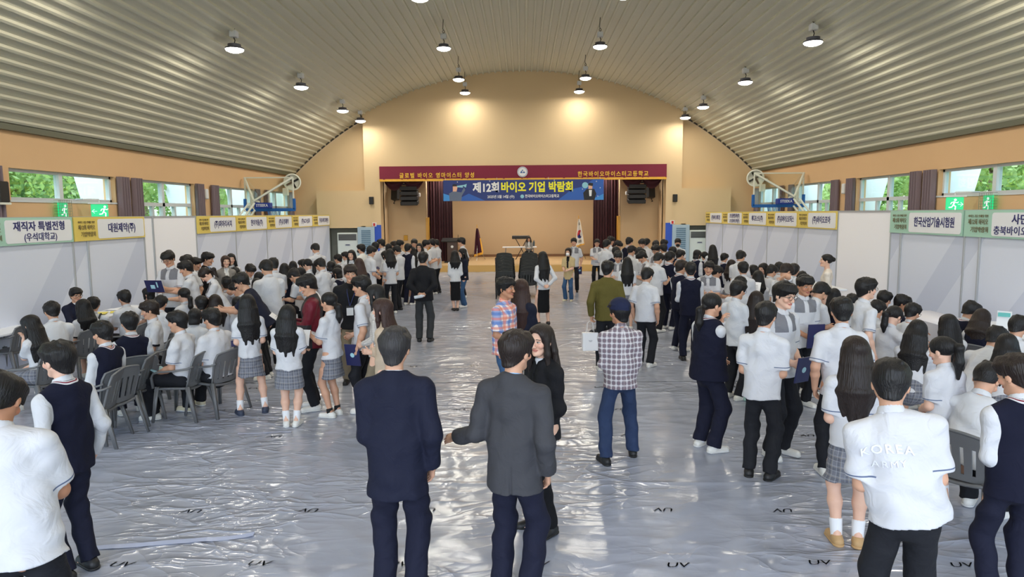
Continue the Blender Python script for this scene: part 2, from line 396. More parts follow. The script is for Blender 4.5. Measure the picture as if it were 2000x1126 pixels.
text('lettering','글로벌 바이오 영마이스터 양성',.24,mgt,val,FX(-3.66,YP-.095,4.12),3.2,bold=.02,spacing=1.3)
text('lettering','한국바이오마이스터고등학교',.24,mgt,val,FX(3.85,YP-.095,4.12),3.0,bold=.02,spacing=1.3)
mw_ = mat('white_plastic',(226,228,230),.45); mblu = mat('emblem_blue',(44,92,160),.5)
e = MB(); RXm = np.array([[1,0,0],[0,0,-1],[0,1,0]])
e.lathe([(0,0),(.22,0),(.22,.02),(0,.02)],36,(0,YP-.09,4.25),RXm); em = e.build('emblem', mw_, val)
e = MB(); e.tube([(.19*cos(a),YP-.113,4.25+.19*sin(a)) for a in np.linspace(0,2*pi,37)],.008,5,cap=False)
e.prism([(-.11,-.05),(0,-.05),(-.02,.02),(-.05,.05)],.004,(np.array([[1,0,0],[0,0,-1],[0,1,0]]),(0,YP-.112,4.25)))
e.prism([(.01,-.05),(.12,-.05),(.07,.02),(.03,.0)],.004,(np.array([[1,0,0],[0,0,-1],[0,1,0]]),(0,YP-.112,4.25)))
e.lathe([(0,0),(.028,0),(.028,.004),(0,.004)],16,(0,YP-.112,4.31),RXm)
e.build('emblem_mark', mblu, em)
# banner
mban = mat('navy_banner_cloth',(30,52,120),.55); YBn = YP-.16
m = MB(); m.box((0.03,YBn,3.475),(3.42,.008,.44)); ban = m.build('event_banner', mban); tag(ban,'wide navy printed event banner hung under the crimson valance','banner')
mb2 = mat('banner_blue',(40,92,178),.55); mb3 = mat('banner_sky_blue',(58,140,214),.55)
def flatpoly(name, poly, m_, parent, y, off=(0,0)):
    q = MB(); q.prism([(a+off[0],b+off[1]) for a,b in poly], .003, (np.array([[1,0,0],[0,0,-1],[0,1,0]]),(0,y,0))); return q.build(name, m_, parent)
yb = YBn-.009
flatpoly('printed_shape',[(-3.39,3.04),(-2.75,3.04),(-3.05,3.25),(-3.39,3.36)],mb3,ban,yb)
flatpoly('printed_shape',[(-2.9,3.04),(-1.6,3.04),(-2.3,3.35),(-2.6,3.2)],mb2,ban,yb)
flatpoly('printed_shape',[(1.5,3.04),(3.45,3.04),(3.45,3.9),(3.0,3.9),(2.55,3.6),(2.1,3.5)],mb2,ban,yb)
flatpoly('printed_shape',[(2.9,3.04),(3.45,3.04),(3.45,3.3)],mb3,ban,yb-.002)
msk_ = mat('printed_skin',(226,176,150),.6); mgr_ = mat('printed_grey_suit',(96,108,132),.6); mbk_ = mat('printed_black',(24,26,34),.6); mcy_ = mat('printed_pale_cyan',(140,196,214),.6)
y2 = yb-.004
flatpoly('printed_figure',[(-3.12,3.04),(-2.62,3.04),(-2.6,3.26),(-2.45,3.5),(-2.5,3.62),(-2.62,3.4),(-2.75,3.42),(-2.95,3.46),(-3.15,3.36)],mgr_,ban,y2)
flatpoly('printed_figure',[(-2.98,3.44),(-2.82,3.44),(-2.78,3.62),(-2.84,3.7),(-2.98,3.68)],msk_,ban,y2-.002)
flatpoly('printed_figure',[(-3.0,3.66),(-2.82,3.66),(-2.8,3.74),(-2.97,3.75)],mbk_,ban,y2-.004)
flatpoly('printed_figure',[(-2.8,3.62),(-2.55,3.6),(-2.55,3.68),(-2.42,3.6),(-2.38,3.76),(-2.5,3.72),(-2.8,3.68)],mcy_,ban,y2-.004)
flatpoly('printed_figure',[(2.62,3.04),(3.06,3.04),(3.14,3.3),(3.05,3.5),(2.85,3.52),(2.72,3.5),(2.58,3.34)],mbk_,ban,y2)
flatpoly('printed_figure',[(2.8,3.5),(2.96,3.5),(2.98,3.68),(2.8,3.7)],msk_,ban,y2-.002)
flatpoly('printed_figure',[(2.78,3.66),(2.98,3.62),(3.0,3.74),(2.82,3.77)],mbk_,ban,y2-.004)
flatpoly('printed_figure',[(2.84,3.2),(2.93,3.2),(2.95,3.46),(2.82,3.46)],mw_,ban,y2-.002)
flatpoly('printed_figure',[(2.66+.13*cos(a),3.66+.13*sin(a)) for a in np.linspace(0,2*pi,20)[:-1]],mcy_,ban,y2-.002)
for sx_,sz_ in ((-2.78,3.84),(3.14,3.82),(2.55,3.5),(3.3,3.55),(3.2,3.2),(-1.4,3.87),(1.35,3.88)):
    flatpoly('printed_star',[(sx_+r*cos(a),sz_+r*sin(a)) for a,r in zip(np.linspace(0,2*pi,9)[:-1],(.035,.01)*4)],mw_,ban,y2)
mye = mat('yellow_lettering',(236,232,40),.5)
text('lettering','제12회',.46,mw_,ban,FX(-1.55,y2,3.57),1.12,bold=.035)
text('lettering','바이오 기업 박람회',.46,mye,ban,FX(.62,y2,3.575),3.05,bold=.035)
text('lettering','2025년 5월 14일 (수)',.15,mw_,ban,FX(-.93,y2,3.2),1.15,bold=.02)
text('lettering','한국바이오마이스터고등학교',.15,mw_,ban,FX(.83,y2,3.21),1.45,bold=.02)
flatpoly('printed_badge',[(-.02+.08*cos(a),3.21+.08*sin(a)) for a in np.linspace(0,2*pi,20)[:-1]],mcy_,ban,y2)
m = MB()
for q in (-3.3,-1.1,1.1,3.3): m.tube([(q,YBn,3.9),(q,YP-.09,4.02)],.006,5)
m.build('hanging_cord', mw_, ban)
# rear of the hall behind the viewpoint stays open to the sky
# ================================================================ FIXTURES
mdk = mat('black_plastic',(26,26,28),.5); mgy = mat('grey_plastic',(120,122,124),.5); mlamp = mat('lamp_face',(255,250,240),.4,emit=(255,250,240),es=14)
mlb = mat('white_lamp_box',(214,216,222),.45); mhs = mat('dark_heat_sink',(84,84,96),.45,.3); mwire = mat('dark_wire',(40,38,36),.6)
place = {-1:'left outer',-.35:'left inner',.35:'right inner',1:'right outer'}
rowname = ['row nearest the stage','second row from the stage','third row from the stage','fourth row from the stage','fifth row from the stage','sixth row from the stage','seventh row from the stage','eighth row from the stage']
for ri, yl in enumerate((28.7,25.9,21.1,16.3,11.6,6.9,2.2,-2.5)):
    for q in (-1,-.35,.35,1):
        xl = 6.7*q; zb = (6.33 if abs(q)==1 else 7.42); zc = vault_z(xl)
        if ri>=4 and False: continue
        lp = empty('high_bay_lamp',(xl,yl,zb),0,'white high bay ceiling lamp in the %s column, %s'%(place[q],rowname[ri]),'ceiling lamp','high bay lamps under the vault')
        m = MB(); m.lathe([(.17,.0),(.215,.02),(.21,.05),(.15,.07),(.15,.13),(.06,.15)],24); m.build('housing', mhs, lp)
        m = MB(); m.lathe([(0,-.055),(.11,-.05),(.185,-.02),(.208,.012),(.205,.022),(0,.022)],24); m.build('lamp_face', mlamp, lp)
        m = MB(); m.box((0,0,.36),(.085,.085,.075),bev=.015); m.build('driver_box', mlb, lp)
        m = MB(); m.tube([(0,0,.14),(.02,0,.22),(-.01,0,.3)],.012,6); m.tube([(0,0,.42),(.03,.01,.52),(-.02,0,.58),(0,0,zc-zb)],.010,6)
        m.tube([(.03*cos(a),.03*sin(a)*.5,.5+.045*sin(a)) for a in np.linspace(0,2*pi,13)],.008,5,cap=False); m.build('cable', mwire, lp)
        ld = bpy.data.lights.new('lamp_light','AREA'); ld.shape = 'DISK'; ld.size = .38; ld.energy = LAMP_W*(.6 if yl>28 else 1 if yl>10 else .5); ld.color = (1,.93,.80)
        lo = bpy.data.objects.new('lamp_light', ld); C.objects.link(lo); lo.parent = lp; lo.location = (0,0,-.065)
# ---------------------------------------------------------------- speakers on the stage front
for sx in (-1,1):
    sd = 'left' if sx<0 else 'right'
    sp = empty('line_array_speaker',(sx*5.0,30.3,2.9),0,'black hanging speaker stack on the %s side of the stage'%sd,'speaker')
    for k in range(4):
        m = MB(); m.box((0,-.03*k,.1+.2*k),(.38,.24,.09),rx(R(10-5*k)),bev=.02); b_ = m.build('speaker_box', mdk, sp)
        g = MB(); g.box((0,-.03*k-.245,.1+.2*k-.04+.02*k),(.33,.006,.06),rx(R(10-5*k))); g.build('grille', mat('dark_grille',(44,44,46),.7), b_)
    m = MB(); m.box((0,0,.9),(.3,.04,.03)); m.tube([(-.2,0,.9),(-.2,0,1.9)],.01,6); m.tube([(.2,0,.9),(.2,0,1.9)],.01,6); m.build('hanging_frame', mdk, sp)
    s2 = empty('bracket_speaker',(sx*5.72,30.9,3.1),0,'small tilted black speaker on a bracket, %s edge of stage opening'%sd,'speaker')
    m = MB(); m.box((0,-.1,.27),(.16,.13,.24),rx(R(-14))@rz(sx*R(18)),bev=.02); m.build('speaker_box', mdk, s2)
    m = MB(); m.tube([(sx*.1,.2,-.12),(sx*.1,-.05,-.12),(0,-.08,.06)],.018,6); m.build('bracket', mdk, s2)
    s3 = empty('wall_speaker',(sx*6.5,YP-.1,2.93),0,'small black wall speaker beside the stage opening, %s of it'%sd,'speaker')
    m = MB(); m.box((0,0,.16),(.09,.08,.16),bev=.015); m.build('speaker_box', mdk, s3); m = MB(); m.box((0,.07,.16),(.03,.04,.04)); m.build('bracket', mgy, s3)
    # fire alarm
    f = MB(); f.box((sx*6.42,YP-.025,2.06),(.09,.025,.085),bev=.01); fo = f.build('fire_alarm', mw_); tag(fo,'small red and white alarm plate left of stage' if sx<0 else 'small red and white alarm plate right of stage','alarm')
    g = MB(); g.box((sx*6.42,YP-.053,2.06),(.045,.004,.06)); g.build('alarm_light', mat('alarm_red',(196,40,40),.4), fo)
    # little white box on the stage wings
    f = MB(); f.box((sx*4.72,31.08,3.36),(.08,.05,.08),bev=.015); tag(f.build('wall_sensor', mw_),'small white box on the %s stage wing wall'%sd,'sensor')
m = MB(); m.box((-5.35,31.1,1.42),(.09,.02,.12),bev=.008); o = m.build('wall_plate', mat('brass',(176,132,48),.4,.6)); tag(o,'small brass cover plate on the left stage wing wall','wall plate')
# floor standing air conditioners
for sx in (-1,1):
    ac = empty('air_conditioner',(sx*7.62,YP+.25,0),0,'tall white standing air conditioner in the %s niche'%('left' if sx<0 else 'right'),'air conditioner')
    m = MB(); m.box((0,0,.86),(.45,.22,.86),bev=.02); m.build('body', mat('white_enamel',(222,230,228),.35), ac)
    m = MB(); m.box((0,-.225,1.52),(.39,.008,.14)); gr = m.build('outlet_grille', mat('grey_outlet',(128,132,134),.5), ac)
    m = MB(); [m.box((0,-.24,1.42+.05*k),(.38,.012,.008)) for k in range(5)]; m.build('vane', mdk, gr)
    m = MB(); m.box((0,-.224,1.18),(.12,.006,.04)); m.mi = 1; m.box((0,-.231,1.19),(.09,.003,.018)); m.build('control_panel', [mat('panel_grey',(190,198,202),.4),mat('display_navy',(30,40,90),.3)], ac)
# basketball hoops folded behind the booths
mws = mat('cream_white_steel',(226,228,216),.45); mbp = mat('blue_padding',(28,98,176),.6); mbl = mat('deep_blue_plastic',(30,56,150),.5); mor = mat('red_rim',(206,64,60),.4)
macr = bpy.data.materials.new('clear_backboard'); macr.use_nodes = True; n = macr.node_tree; n.nodes.clear()
out = n.nodes.new('ShaderNodeOutputMaterial'); tr = n.nodes.new('ShaderNodeBsdfTransparent'); tr.inputs[0].default_value=(.93,.97,.95,1); gl = n.nodes.new('ShaderNodeBsdfGlossy'); gl.inputs['Roughness'].default_value=.08; mx = n.nodes.new('ShaderNodeMixShader'); mx.inputs[0].default_value=.1
n.links.new(tr.outputs[0],mx.inputs[1]); n.links.new(gl.outputs[0],mx.inputs[2]); n.links.new(mx.outputs[0],out.inputs[0])
mnet = mat('blue_net',(60,130,200),.7)
for sx in (-1,1):
    cx = -9.12 if sx<0 else 9.1
    h = empty('basketball_hoop',(cx,24.6,0),0,'white framed clear basketball hoop standing behind the %s booth row'%('left' if sx<0 else 'right'),'basketball hoop')
    W,B0,B1 = .87,2.72,3.84
    m = MB(); m.box((0,0,(B0+B1)/2),(W,.008,(B1-B0)/2)); bd = m.build('backboard', macr, h)
    m = MB()
    for a,b_ in (((-W,0,B0),(W,0,B0)),((-W,0,B1),(W,0,B1)),((-W,0,B0),(-W,0,B1)),((W,0,B0),(W,0,B1))): m.tube([a,b_],.03,4)
    c0 = (sx*.36,-.55,B0+.28)
    for q in (-W,W): m.tube([c0,(q,-.02,B1)],.04,6)
    m.tube([c0,(sx*.36,-.1,B0+.25)],.05,6)
    m.tube([(0,-.02,B0+.12),(0,-.02,B0+.62)],.03,4)
    m.build('backboard_frame', mws, bd)
    m = MB(); m.box((0,0,B0-.03),(W+.05,.05,.055),bev=.01)
    for q in (-1,1): m.box((q*(W+.02),0,B0+.17),(.045,.05,.2),bev=.01)
    m.build('edge_padding', mbp, bd)
    m = MB()
    b0 = (sx*.9,-1.5,.25); 
    for dx in (-.1,.1):
        for dz in (0,.25): m.tube([(sx*.42+dx,-.6,B0+.2-dz),(sx*.7+dx,-2.2,1.75-dz),(sx*.7+dx,-2.4,.3)],.035,6)
    for k in range(6):
        t_ = k/5; m.tube([(sx*(.42+.28*t_)-.1,-.6-1.6*t_,B0+.2-.97*t_),(sx*(.42+.28*t_)+.1,-.6-1.6*t_,B0-.05-.97*t_)],.02,5)
    m.build('arm', mws, h)
    m = MB(); m.box((sx*.3,-2.4,.16),(.45,.7,.15),bev=.03); m.build('base', mbl, h)
    m = MB(); m.box((sx*.08,-.4,B0+.12),(.28,.14,.1),bev=.02); pb = m.build('arm_padding', mbl, h)
    text('lettering','STISEKA' ,.13,mw_,pb,FX(sx*.08,-.545,B0+.12),.42,bold=.02)
    m = MB(); m.tube([(.23*cos(a),.4+.23*sin(a),B0-.03) for a in np.linspace(0,2*pi,25)],.012,6,cap=False); m.box((0,.12,B0-.03),(.06,.1,.03)); rm = m.build('rim', mor, h)
    m = MB()
    for k in range(12):
        for sg in (1,-1): m.tube([((.23-.02*j)*cos(2*pi*k/12+sg*.13*j),.4+(.23-.02*j)*sin(2*pi*k/12+sg*.13*j),B0-.04-.1*j) for j in range(5)],.006,4)
    m.build('net', mnet, rm)
# duct fans at the far corners
for sx in (-1,1):
    d = empty('duct_fan',(sx*9.55,28.4,3.85),0,'white round ventilation fan on the %s wall near the stage'%('left' if sx<0 else 'right'),'fan')
    Mf = rz(-sx*R(20))@RXm
    m = MB(); m.lathe([(.3,-.75),(.33,-.7),(.33,.1),(.35,.16),(.30,.17),(.29,.05),(.05,0)],28,(0,0,0),Mf); m.build('housing', mws, d)
    m = MB(); c_ = Mf@np.array((0,0,.1))
    for k in range(4): a=k*pi/2+.5; m.box(c_+Mf@np.array((.14*cos(a),.14*sin(a),0)),(.13,.04,.006),Mf@rz(a)@rx(R(30)))
    m.lathe([(0,-.05),(.05,-.05),(.05,.05),(0,.06)],12,c_,Mf); m.build('fan_blade', mdk, d)
    m = MB(); m.box((sx*.35,.2,-.05),(.2,.06,.05)); m.box((sx*.2,-.25,-.4),(.1,.1,.15),bev=.01); m.build('bracket', mws, d)
# exit signs (lit boxes and caged boxes) on both side walls
mgreen = mat('exit_green',(20,170,110),.4,emit=(24,190,120),es=1.0); mexw = mat('exit_white',(240,255,246),.4,emit=(240,255,246),es=1.4); mcage = mat('wire_cage',(150,146,140),.4,.7)
def runner(m, A, o, s):
    def P(x,y): return o+A@np.array((x*s,y*s,0))
    m.lathe([(0,0),(.09*s,0),(.09*s,.004),(0,.004)],12,P(.1,.36),A)
    for pl,wd in (([(.06,.22),(-.02,-.05)],.11),([(.05,.2),(.24,.12),(.32,.2)],.06),([(.03,.2),(-.14,.16),(-.2,.02)],.06),([(-.02,-.05),(.14,-.16),(.12,-.42)],.085),([(-.02,-.05),(-.12,-.22),(-.32,-.24)],.085)):
        m.tube([P(*q) for q in pl], wd*s*.5, 6, flat=.15, up=A[:,2])
for sx in (-1,1):
    sd = 'left' if sx<0 else 'right'
    # hanging sign facing the viewer, on an arm
    ys_ = 15.6; xs_ = sx*9.72; zs_ = 2.62
    e = empty('exit_sign',(xs_,ys_,zs_),-sx*R(28),'green lit exit sign with arrow on an arm, %s wall'%sd,'exit sign')
    m = MB(); m.box((0,0,0),(.17,.025,.16),bev=.01); bx = m.build('lit_panel', mgreen, e)
    m = MB(); A = np.array([[1,0,0],[0,0,-1],[0,1,0]]); runner(m,A,np.array((sx*-.05+.03,-.028,0)),.28)
    ax = -.1 if sx<0 else .11; s_ = -1 if sx<0 else 1
    m.tube([(ax-s_*.05,-.028,0),(ax+s_*.05,-.028,0)],.012,5,flat=.2); m.tube([(ax+s_*.0,-.028,.045),(ax+s_*.05,-.028,0),(ax,-.028,-.045)],.010,5,flat=.3)
    m.build('pictogram', mexw, bx)
    m = MB(); m.box((0,0,.185),(.22,.06,.02)); m.tube([(0,0,.2),(0,0,.27),(sx*.3,-.05,.27),(sx*.46,.1,.27)],.02,6); m.build('arm', mw_, e)
    e2 = empty('caged_exit_sign',(sx*(XW-.1),14.75 if sx<0 else 14.9,2.62),-sx*R(90),'green exit sign behind a wire cage on the %s wall'%sd,'exit sign')
    m = MB(); m.box((0,0,0),(.13,.03,.19),bev=.01); bx = m.build('lit_panel', mgreen, e2)
    m = MB(); runner(m,A,np.array((0,-.033,0)),.32); m.build('pictogram', mexw, bx)
    m = MB()
    for k in range(8): x_ = -.2+.4*k/7; m.tube([(x_,.05,-.24),(x_,-.07,-.24),(x_,-.07,.24),(x_,.05,.24)],.005,4)
    for k in range(9): z_ = -.24+.48*k/8; m.tube([(-.2,.05,z_),(-.2,-.07,z_),(.2,-.07,z_),(.2,.05,z_)],.005,4)
    m.build('cage', mcage, e2)
# side curtains
mcu = mat('mauve_grey_curtain',(128,112,118),.9)
cn = 0
for sx in (-1,1):
    for (yc,wd,lab) in ((12.75,.75,'nearest'),(17.12,.42,'second'),(17.72,.36,'third'),(21.15,.42,'fourth'),(22.2,.40,'fifth'),(25.8,.4,'sixth'),(26.75,.36,'seventh'),(29.6,.3,'last')):
        m = MB()
        for o_ in (0,.02): m.grid(lambda u,v: (sx*(XW-.10+o_-.05*sin(u*wd*58+yc)), yc-wd/2+wd*u+.06*(1-v)*(u-.5), .2+3.28*v), 40, 8)
        tag(m.build('window_curtain', mcu, flat=False),'mauve grey window curtain, %s along the %s wall'%(lab,'left' if sx<0 else 'right'),'curtain','curtains at the side windows')
m = MB(); m.box((-XW+.13,12.93,2.98),(.12,.13,.2),bev=.02); o = m.build('wall_speaker', mdk); tag(o,'black wall speaker by the curtain at the left edge','speaker')
m = MB(); m.box((-XW+.13,12.93,2.76),(.12,.14,.02)); m.build('bracket', mws, o)
for sx in (-1,1):
    m = MB(); m.box((sx*(XW-.06),21.65,3.18),(.05,.09,.16),bev=.03); tag(m.build('wall_sensor', mw_),'small white oval box between curtains on the %s wall'%('left' if sx<0 else 'right'),'sensor')
# ---------------------------------------------------------------- booths
mpost = mat('aluminium_post',(170,173,178),.4,.15); mblank = mat('blank_white_panel',(246,246,252),.5)
mart = mat('printed_booth_panel',(200,204,216),.5); n = mart.node_tree; b = n.nodes['Principled BSDF']
tc = n.nodes.new('ShaderNodeTexCoord'); s_ = n.nodes.new('ShaderNodeSeparateXYZ'); n.links.new(tc.outputs['Object'],s_.inputs[0])
d_ = mth(n,'FRACT',mth(n,'MULTIPLY',mth(n,'ADD',mth(n,'MULTIPLY',s_.outputs[0],1.0),mth(n,'MULTIPLY',s_.outputs[2],-.85)),.42))
band = mth(n,'MULTIPLY',mth(n,'GREATER_THAN',d_,.18),mth(n,'LESS_THAN',d_,.5))
n.links.new(mixc(n, band, lin((216,222,238)), lin((201,208,227))), b.inputs['Base Color'])
mye_ = mat('sign_yellow',(226,202,104),.55); mmi_ = mat('sign_mint',(168,208,190),.55); msw = mat('sign_white',(232,234,238),.5); mnav = mat('navy_lettering',(36,40,104),.5); mgrl = mat('brown_lettering',(112,98,68),.5)
ordn = ['first','second','third','fourth','fifth','sixth','seventh','eighth','ninth','tenth']
def rrect(x0,x1,y0,y1,r,k=5):
    P = []
    for cx,cy,a in ((x1-r,y1-r,0),(x0+r,y1-r,pi/2),(x0+r,y0+r,pi),(x1-r,y0+r,1.5*pi)):
        P += [(cx+r*cos(a+pi/2*i/k),cy+r*sin(a+pi/2*i/k)) for i in range(k+1)]
    return P
def booth(side, x, ynear, width, sign, i, strip=False):
    """wall panel facing the hall; local x = reading direction, y into wall, z up"""
    sd = 'left' if side<0 else 'right'
    rot = pi/2 if side<0 else -pi/2
    org = (x, ynear if side<0 else ynear+width, 0)
    kind = 'blank white' if sign is None else ('mint signed' if sign[0]=='m' else 'yellow signed')
    t = empty('booth_wall', org, rot, '%s exhibition booth wall, %s from the stage in the %s row'%(kind,ordn[i],sd),'booth wall','booth walls of the %s row'%sd)
    w_ = width
    m = MB(); m.box((w_/2,.0,1.25),(w_/2-.03,.012,1.235)); m.build('panel', mart if sign is not None else mblank, t)
    for px_ in ([0,w_] if (side<0 and i==0) or (side>0 and i==8) else [0]):
        m = MB(); m.tube([(px_,0,0),(px_,0,2.5)],.026,8); m.build('post', mpost, t)
    if strip is not False:
        m = MB(); m.tube([(strip,-.02,0),(strip,-.02,2.49)],.024,8); m.build('post', mpost, t)
    m = MB(); m.box((w_/2,0,2.48),(w_/2,.02,.02)); m.box((w_/2,0,.03),(w_/2,.02,.03)); m.build('rail', mpost, t)
    if sign is None: return
    c = mmi_ if sign[0]=='m' else mye_
    m = MB(); m.box((w_/2,-.035,2.265),(w_/2-.02,.012,.225)); sg = m.build('sign_board', c, t)
    A = np.array([[1,0,0],[0,0,-1],[0,1,0]]); r0 = .30*w_
    m = MB(); m.prism(rrect(r0,w_-.06,2.07,2.45,.05), .004, (A,(0,-.048,0))); m.build('sign_plate', msw, sg)
    F_ = lambda x_,z_: frame4((1,0,0),(0,0,1),(0,-1,0),(x_,-.054,z_))
    cx = (r0+w_-.06)/2
    if len(sign[1])==1: text('lettering',sign[1][0],.2,mnav,sg,F_(cx,2.26),min(1.25,sign[2]),bold=.02)
    else:
        text('lettering',sign[1][0],.17,mnav,sg,F_(cx,2.335),sign[2],bold=.02); text('lettering',sign[1][1],.15,mnav,sg,F_(cx,2.155),sign[3],bold=.012)
    text('lettering','제12회 바이오',.105,mgrl,sg,F_(r0*.5+.02,2.29),.5,bold=.004); text('lettering','기업박람회',.105,mgrl,sg,F_(r0*.56+.02,2.16),.44,bold=.004)
    text('lettering','바이오 기술 인재를 위한',.05,mgrl,sg,F_(r0*.5+.02,2.39),.5)
XL_, XR_ = -8.35, 7.7
left = [('y',['한국유나이티드제약(주)'],1.3),('y',['(주)GC녹십자'],1.0),('y',['(주)유영제약'],.95),('y',['한미약품(주)'],.95),('y',['(주)파마리서치'],1.1),None,('y',['대원제약(주)'],.95),('m',['재직자 특별전형','(우석대학교)'],1.25,.8),('m',['충북대학교'],1.0)]
for i,sg in enumerate(left): booth(-1, XL_, 26.9-2.4*i, 2.4, sg, i, .36 if i==5 else (.42 if i==6 else False))
right = [('y',['(주)바이오메디컬'],1.2),('y',['코오롱생명과학(주)','코오롱바이오텍(주)'],1.15,1.15),('y',['메디포스트(주)'],1.05),('y',['(주)유바이오로직스'],1.3),('y',['(주)바이오포아'],1.05),None,('m',['한국산업기술시험원'],1.35),('m',['사단법인','충북바이오산학융합원'],.7,1.5),('m',['산업단지공단'],1.0)]
for i,sg in enumerate(right): booth(1, XR_, 26.4-2.4*i, 2.4, sg, i, .42 if i in (6,7) else False)
# ---------------------------------------------------------------- outside: buttresses, trees, ground
mfin = mat('white_concrete_buttress',(224,232,238),.7)
k_ = 0
for sx in (-1,1):
    for yb_ in (-6,-.7,3.9,8.4,12.9,17.4,21.7,26.2,30.5):
        m = MB(); m.prism([(sx*(XW+.3),0),(sx*(XW+.4),0),(sx*(XW+1.5),4.6),(sx*(XW+.3),4.6)],.35,(MY[0],(0,yb_-.17,0)))
        o = m.build('buttress', mfin); struct(o)
m = MB(); m.box((0,12,-.35),(45,50,.1)); struct(m.build('ground', mat('outdoor_ground',(112,122,92),.9,var=.2,vscale=.4)))
mleaf = mat('tree_leaf',(150,180,112),.6,var=.4,vscale=1.3); mbark = mat('tree_bark',(130,120,104),.9)
n = mleaf.node_tree; b = n.nodes['Principled BSDF']; b.inputs['Subsurface Weight'].default_value = 0; tl = n.nodes.new('ShaderNodeBsdfTranslucent'); tl.inputs[0].default_value = (*lin((182,212,120)),1)
ms_ = n.nodes.new('ShaderNodeMixShader'); ms_.inputs[0].default_value = .4; n.links.new(b.outputs[0],ms_.inputs[1]); n.links.new(tl.outputs[0],ms_.inputs[2]); n.links.new(ms_.outputs[0],n.nodes['Material Output'].inputs[0])
def tree(x,y,h,rw,label,ns=7000):
    t = empty('tree',(x,y,-.25),0,label,'tree','trees outside the windows')
    m = MB(); m.tube([(0,0,0),(.05,.05,h*.3),(0,.1,h*.62)],[.16,.13,.07],8)
    for a in range(5): m.tube([(0,.05,h*(.3+.06*a)),(rw*.6*cos(a*2.4),rw*.6*sin(a*2.4),h*(.5+.07*a))],[.06,.02],5)
    m.build('trunk', mbark, t, flat=False)
    rs = np.random.RandomState(int(abs(x*31+y*17))); N = ns
    d = rs.randn(N,3); d /= np.linalg.norm(d,axis=1)[:,None]; rr = rs.rand(N)**.35
    cl = rs.randn(14,3)*np.array([rw*.5,rw*.5,h*.2])+np.array([0,0,h*.6]); ci = rs.randint(0,14,N)
    P = cl[ci]+d*rr[:,None]*rw*.42; P[:,2] = np.maximum(P[:,2],.8)
    u = rs.randn(N,3); u /= np.linalg.norm(u,axis=1)[:,None]; v = np.cross(u,rs.randn(N,3)); v /= np.linalg.norm(v,axis=1)[:,None]
    s_ = (.07+.08*rs.rand(N))[:,None]
    V = np.stack([P-u*s_,P+v*s_*.5,P+u*s_,P-v*s_*.5],1).reshape(-1,3)
    o = link('foliage', raw_mesh('foliage',V,np.arange(4*N).reshape(-1,4),[mleaf]), t); o['kind']='stuff'
for sx in (-1,1):
    for i,y_ in enumerate((9,12.5,16,19,22.5,26,29.5,34,39,45)):
        tree(sx*(14.6+(i%3)*1.0), y_+(.6 if sx>0 else 0), 6.2+(i*37%5)*.4, 2.7, 'leafy green tree outside the %s windows, %s one along'%('left' if sx<0 else 'right',ordn[i]))
    for i,y_ in enumerate((20,27,35,44,52)):
        tree(sx*(19.5+(i%2)*2), y_, 9.5, 4.0, 'taller tree in the second line beyond the %s windows, %s one along'%('left' if sx<0 else 'right',ordn[i]),6000)
# ---------------------------------------------------------------- on the stage
lt = empty('lectern',(-3.2,30.9,.3),0,'dark lectern with sloped top and clear front at left of stage','lectern')
m = MB(); m.box((0,0,1.02),(.48,.28,.03),rx(R(12)),bev=.01); m.build('top', mdk, lt); m = MB(); m.box((0,0,.5),(.24,.16,.5),bev=.02); bd = m.build('body', mat('brown_lectern',(70,52,46),.5), lt)
m = MB(); m.lathe([(0,0),(.06,0),(.06,.01),(0,.01)],20,(0,-.165,.72),RXm); m.build('emblem', mw_, bd)
m = MB(); m.box((0,0,.03),(.36,.24,.03),bev=.01); m.build('base', mdk, lt); m = MB(); m.tube([(.25,0,1.05),(.27,-.08,1.25)],.01,6); m.build('microphone', mdk, lt)
def flag(x, y, h, label, kind):
    t = empty('flag_stand',(x,y,.3),0,label,'flag')
    m = MB(); m.tube([(0,0,.15),(0,0,h)],.014,8); m.lathe([(0,h),(.03,h+.03),(.012,h+.07),(.02,h+.1),(0,h+.14)],10); m.build('pole', mat('gold_pole',(206,160,64),.35,.6), t)
    m = MB()
    for k in range(3): a = k*2.1+.5; m.tube([(0,0,.75),(.42*cos(a),.42*sin(a),0.01)],.012,6)
    m.build('tripod', mat('steel',(160,160,160),.3,1.), t)
    def cl(u,v):   # hanging cloth: narrow at top, wider at the bottom
        wd = .08+.34*(1-v)**.8; return ((u-.35)*wd, -.06-.05*sin(u*9+v*2)-.02*sin(u*21), h-.05-(1-v)*1.15-.12*(1-u)*(1-v))
    def sheet(name, m_, u0,u1,v0,v1, dy=0., par=None):
        q = MB(); q.grid(lambda a,b_: tuple(np.array(cl(u0+(u1-u0)*a,v0+(v1-v0)*b_))+np.array((0,dy,0))), 16, 16); return q.build(name, m_, par or t, flat=False)
    return t, cl, sheet
t,cl,sh = flag(1131/1,0,0,'x','x') if 0 else flag(2.62,32.2,1.95,'white national flag with red and blue circle on a gold pole on stage','k')
cf = sh('cloth', mat('white_flag_cloth',(230,228,222),.8), 0,1,0,1)
def blob(name, m_, u, v, ru, rv, a0_, a1_, par, dy=-.012):
    q = MB(); V = [tuple(np.array(cl(u,v))+np.array((0,dy,0)))]+[tuple(np.array(cl(u+ru*cos(a),v+rv*sin(a)))+np.array((0,dy,0))) for a in np.linspace(a0_,a1_,20)]
    q.add(V,[[0,i,i+1] for i in range(1,20)]); return q.build(name, m_, par)
mred = mat('flag_red',(190,40,56),.8); mfb = mat('flag_blue',(38,56,130),.8)
blob('circle_half',mfb,.5,.42,.36,.16,R(200),R(380),cf); blob('circle_half',mred,.5,.42,.36,.16,R(20),R(200),cf)
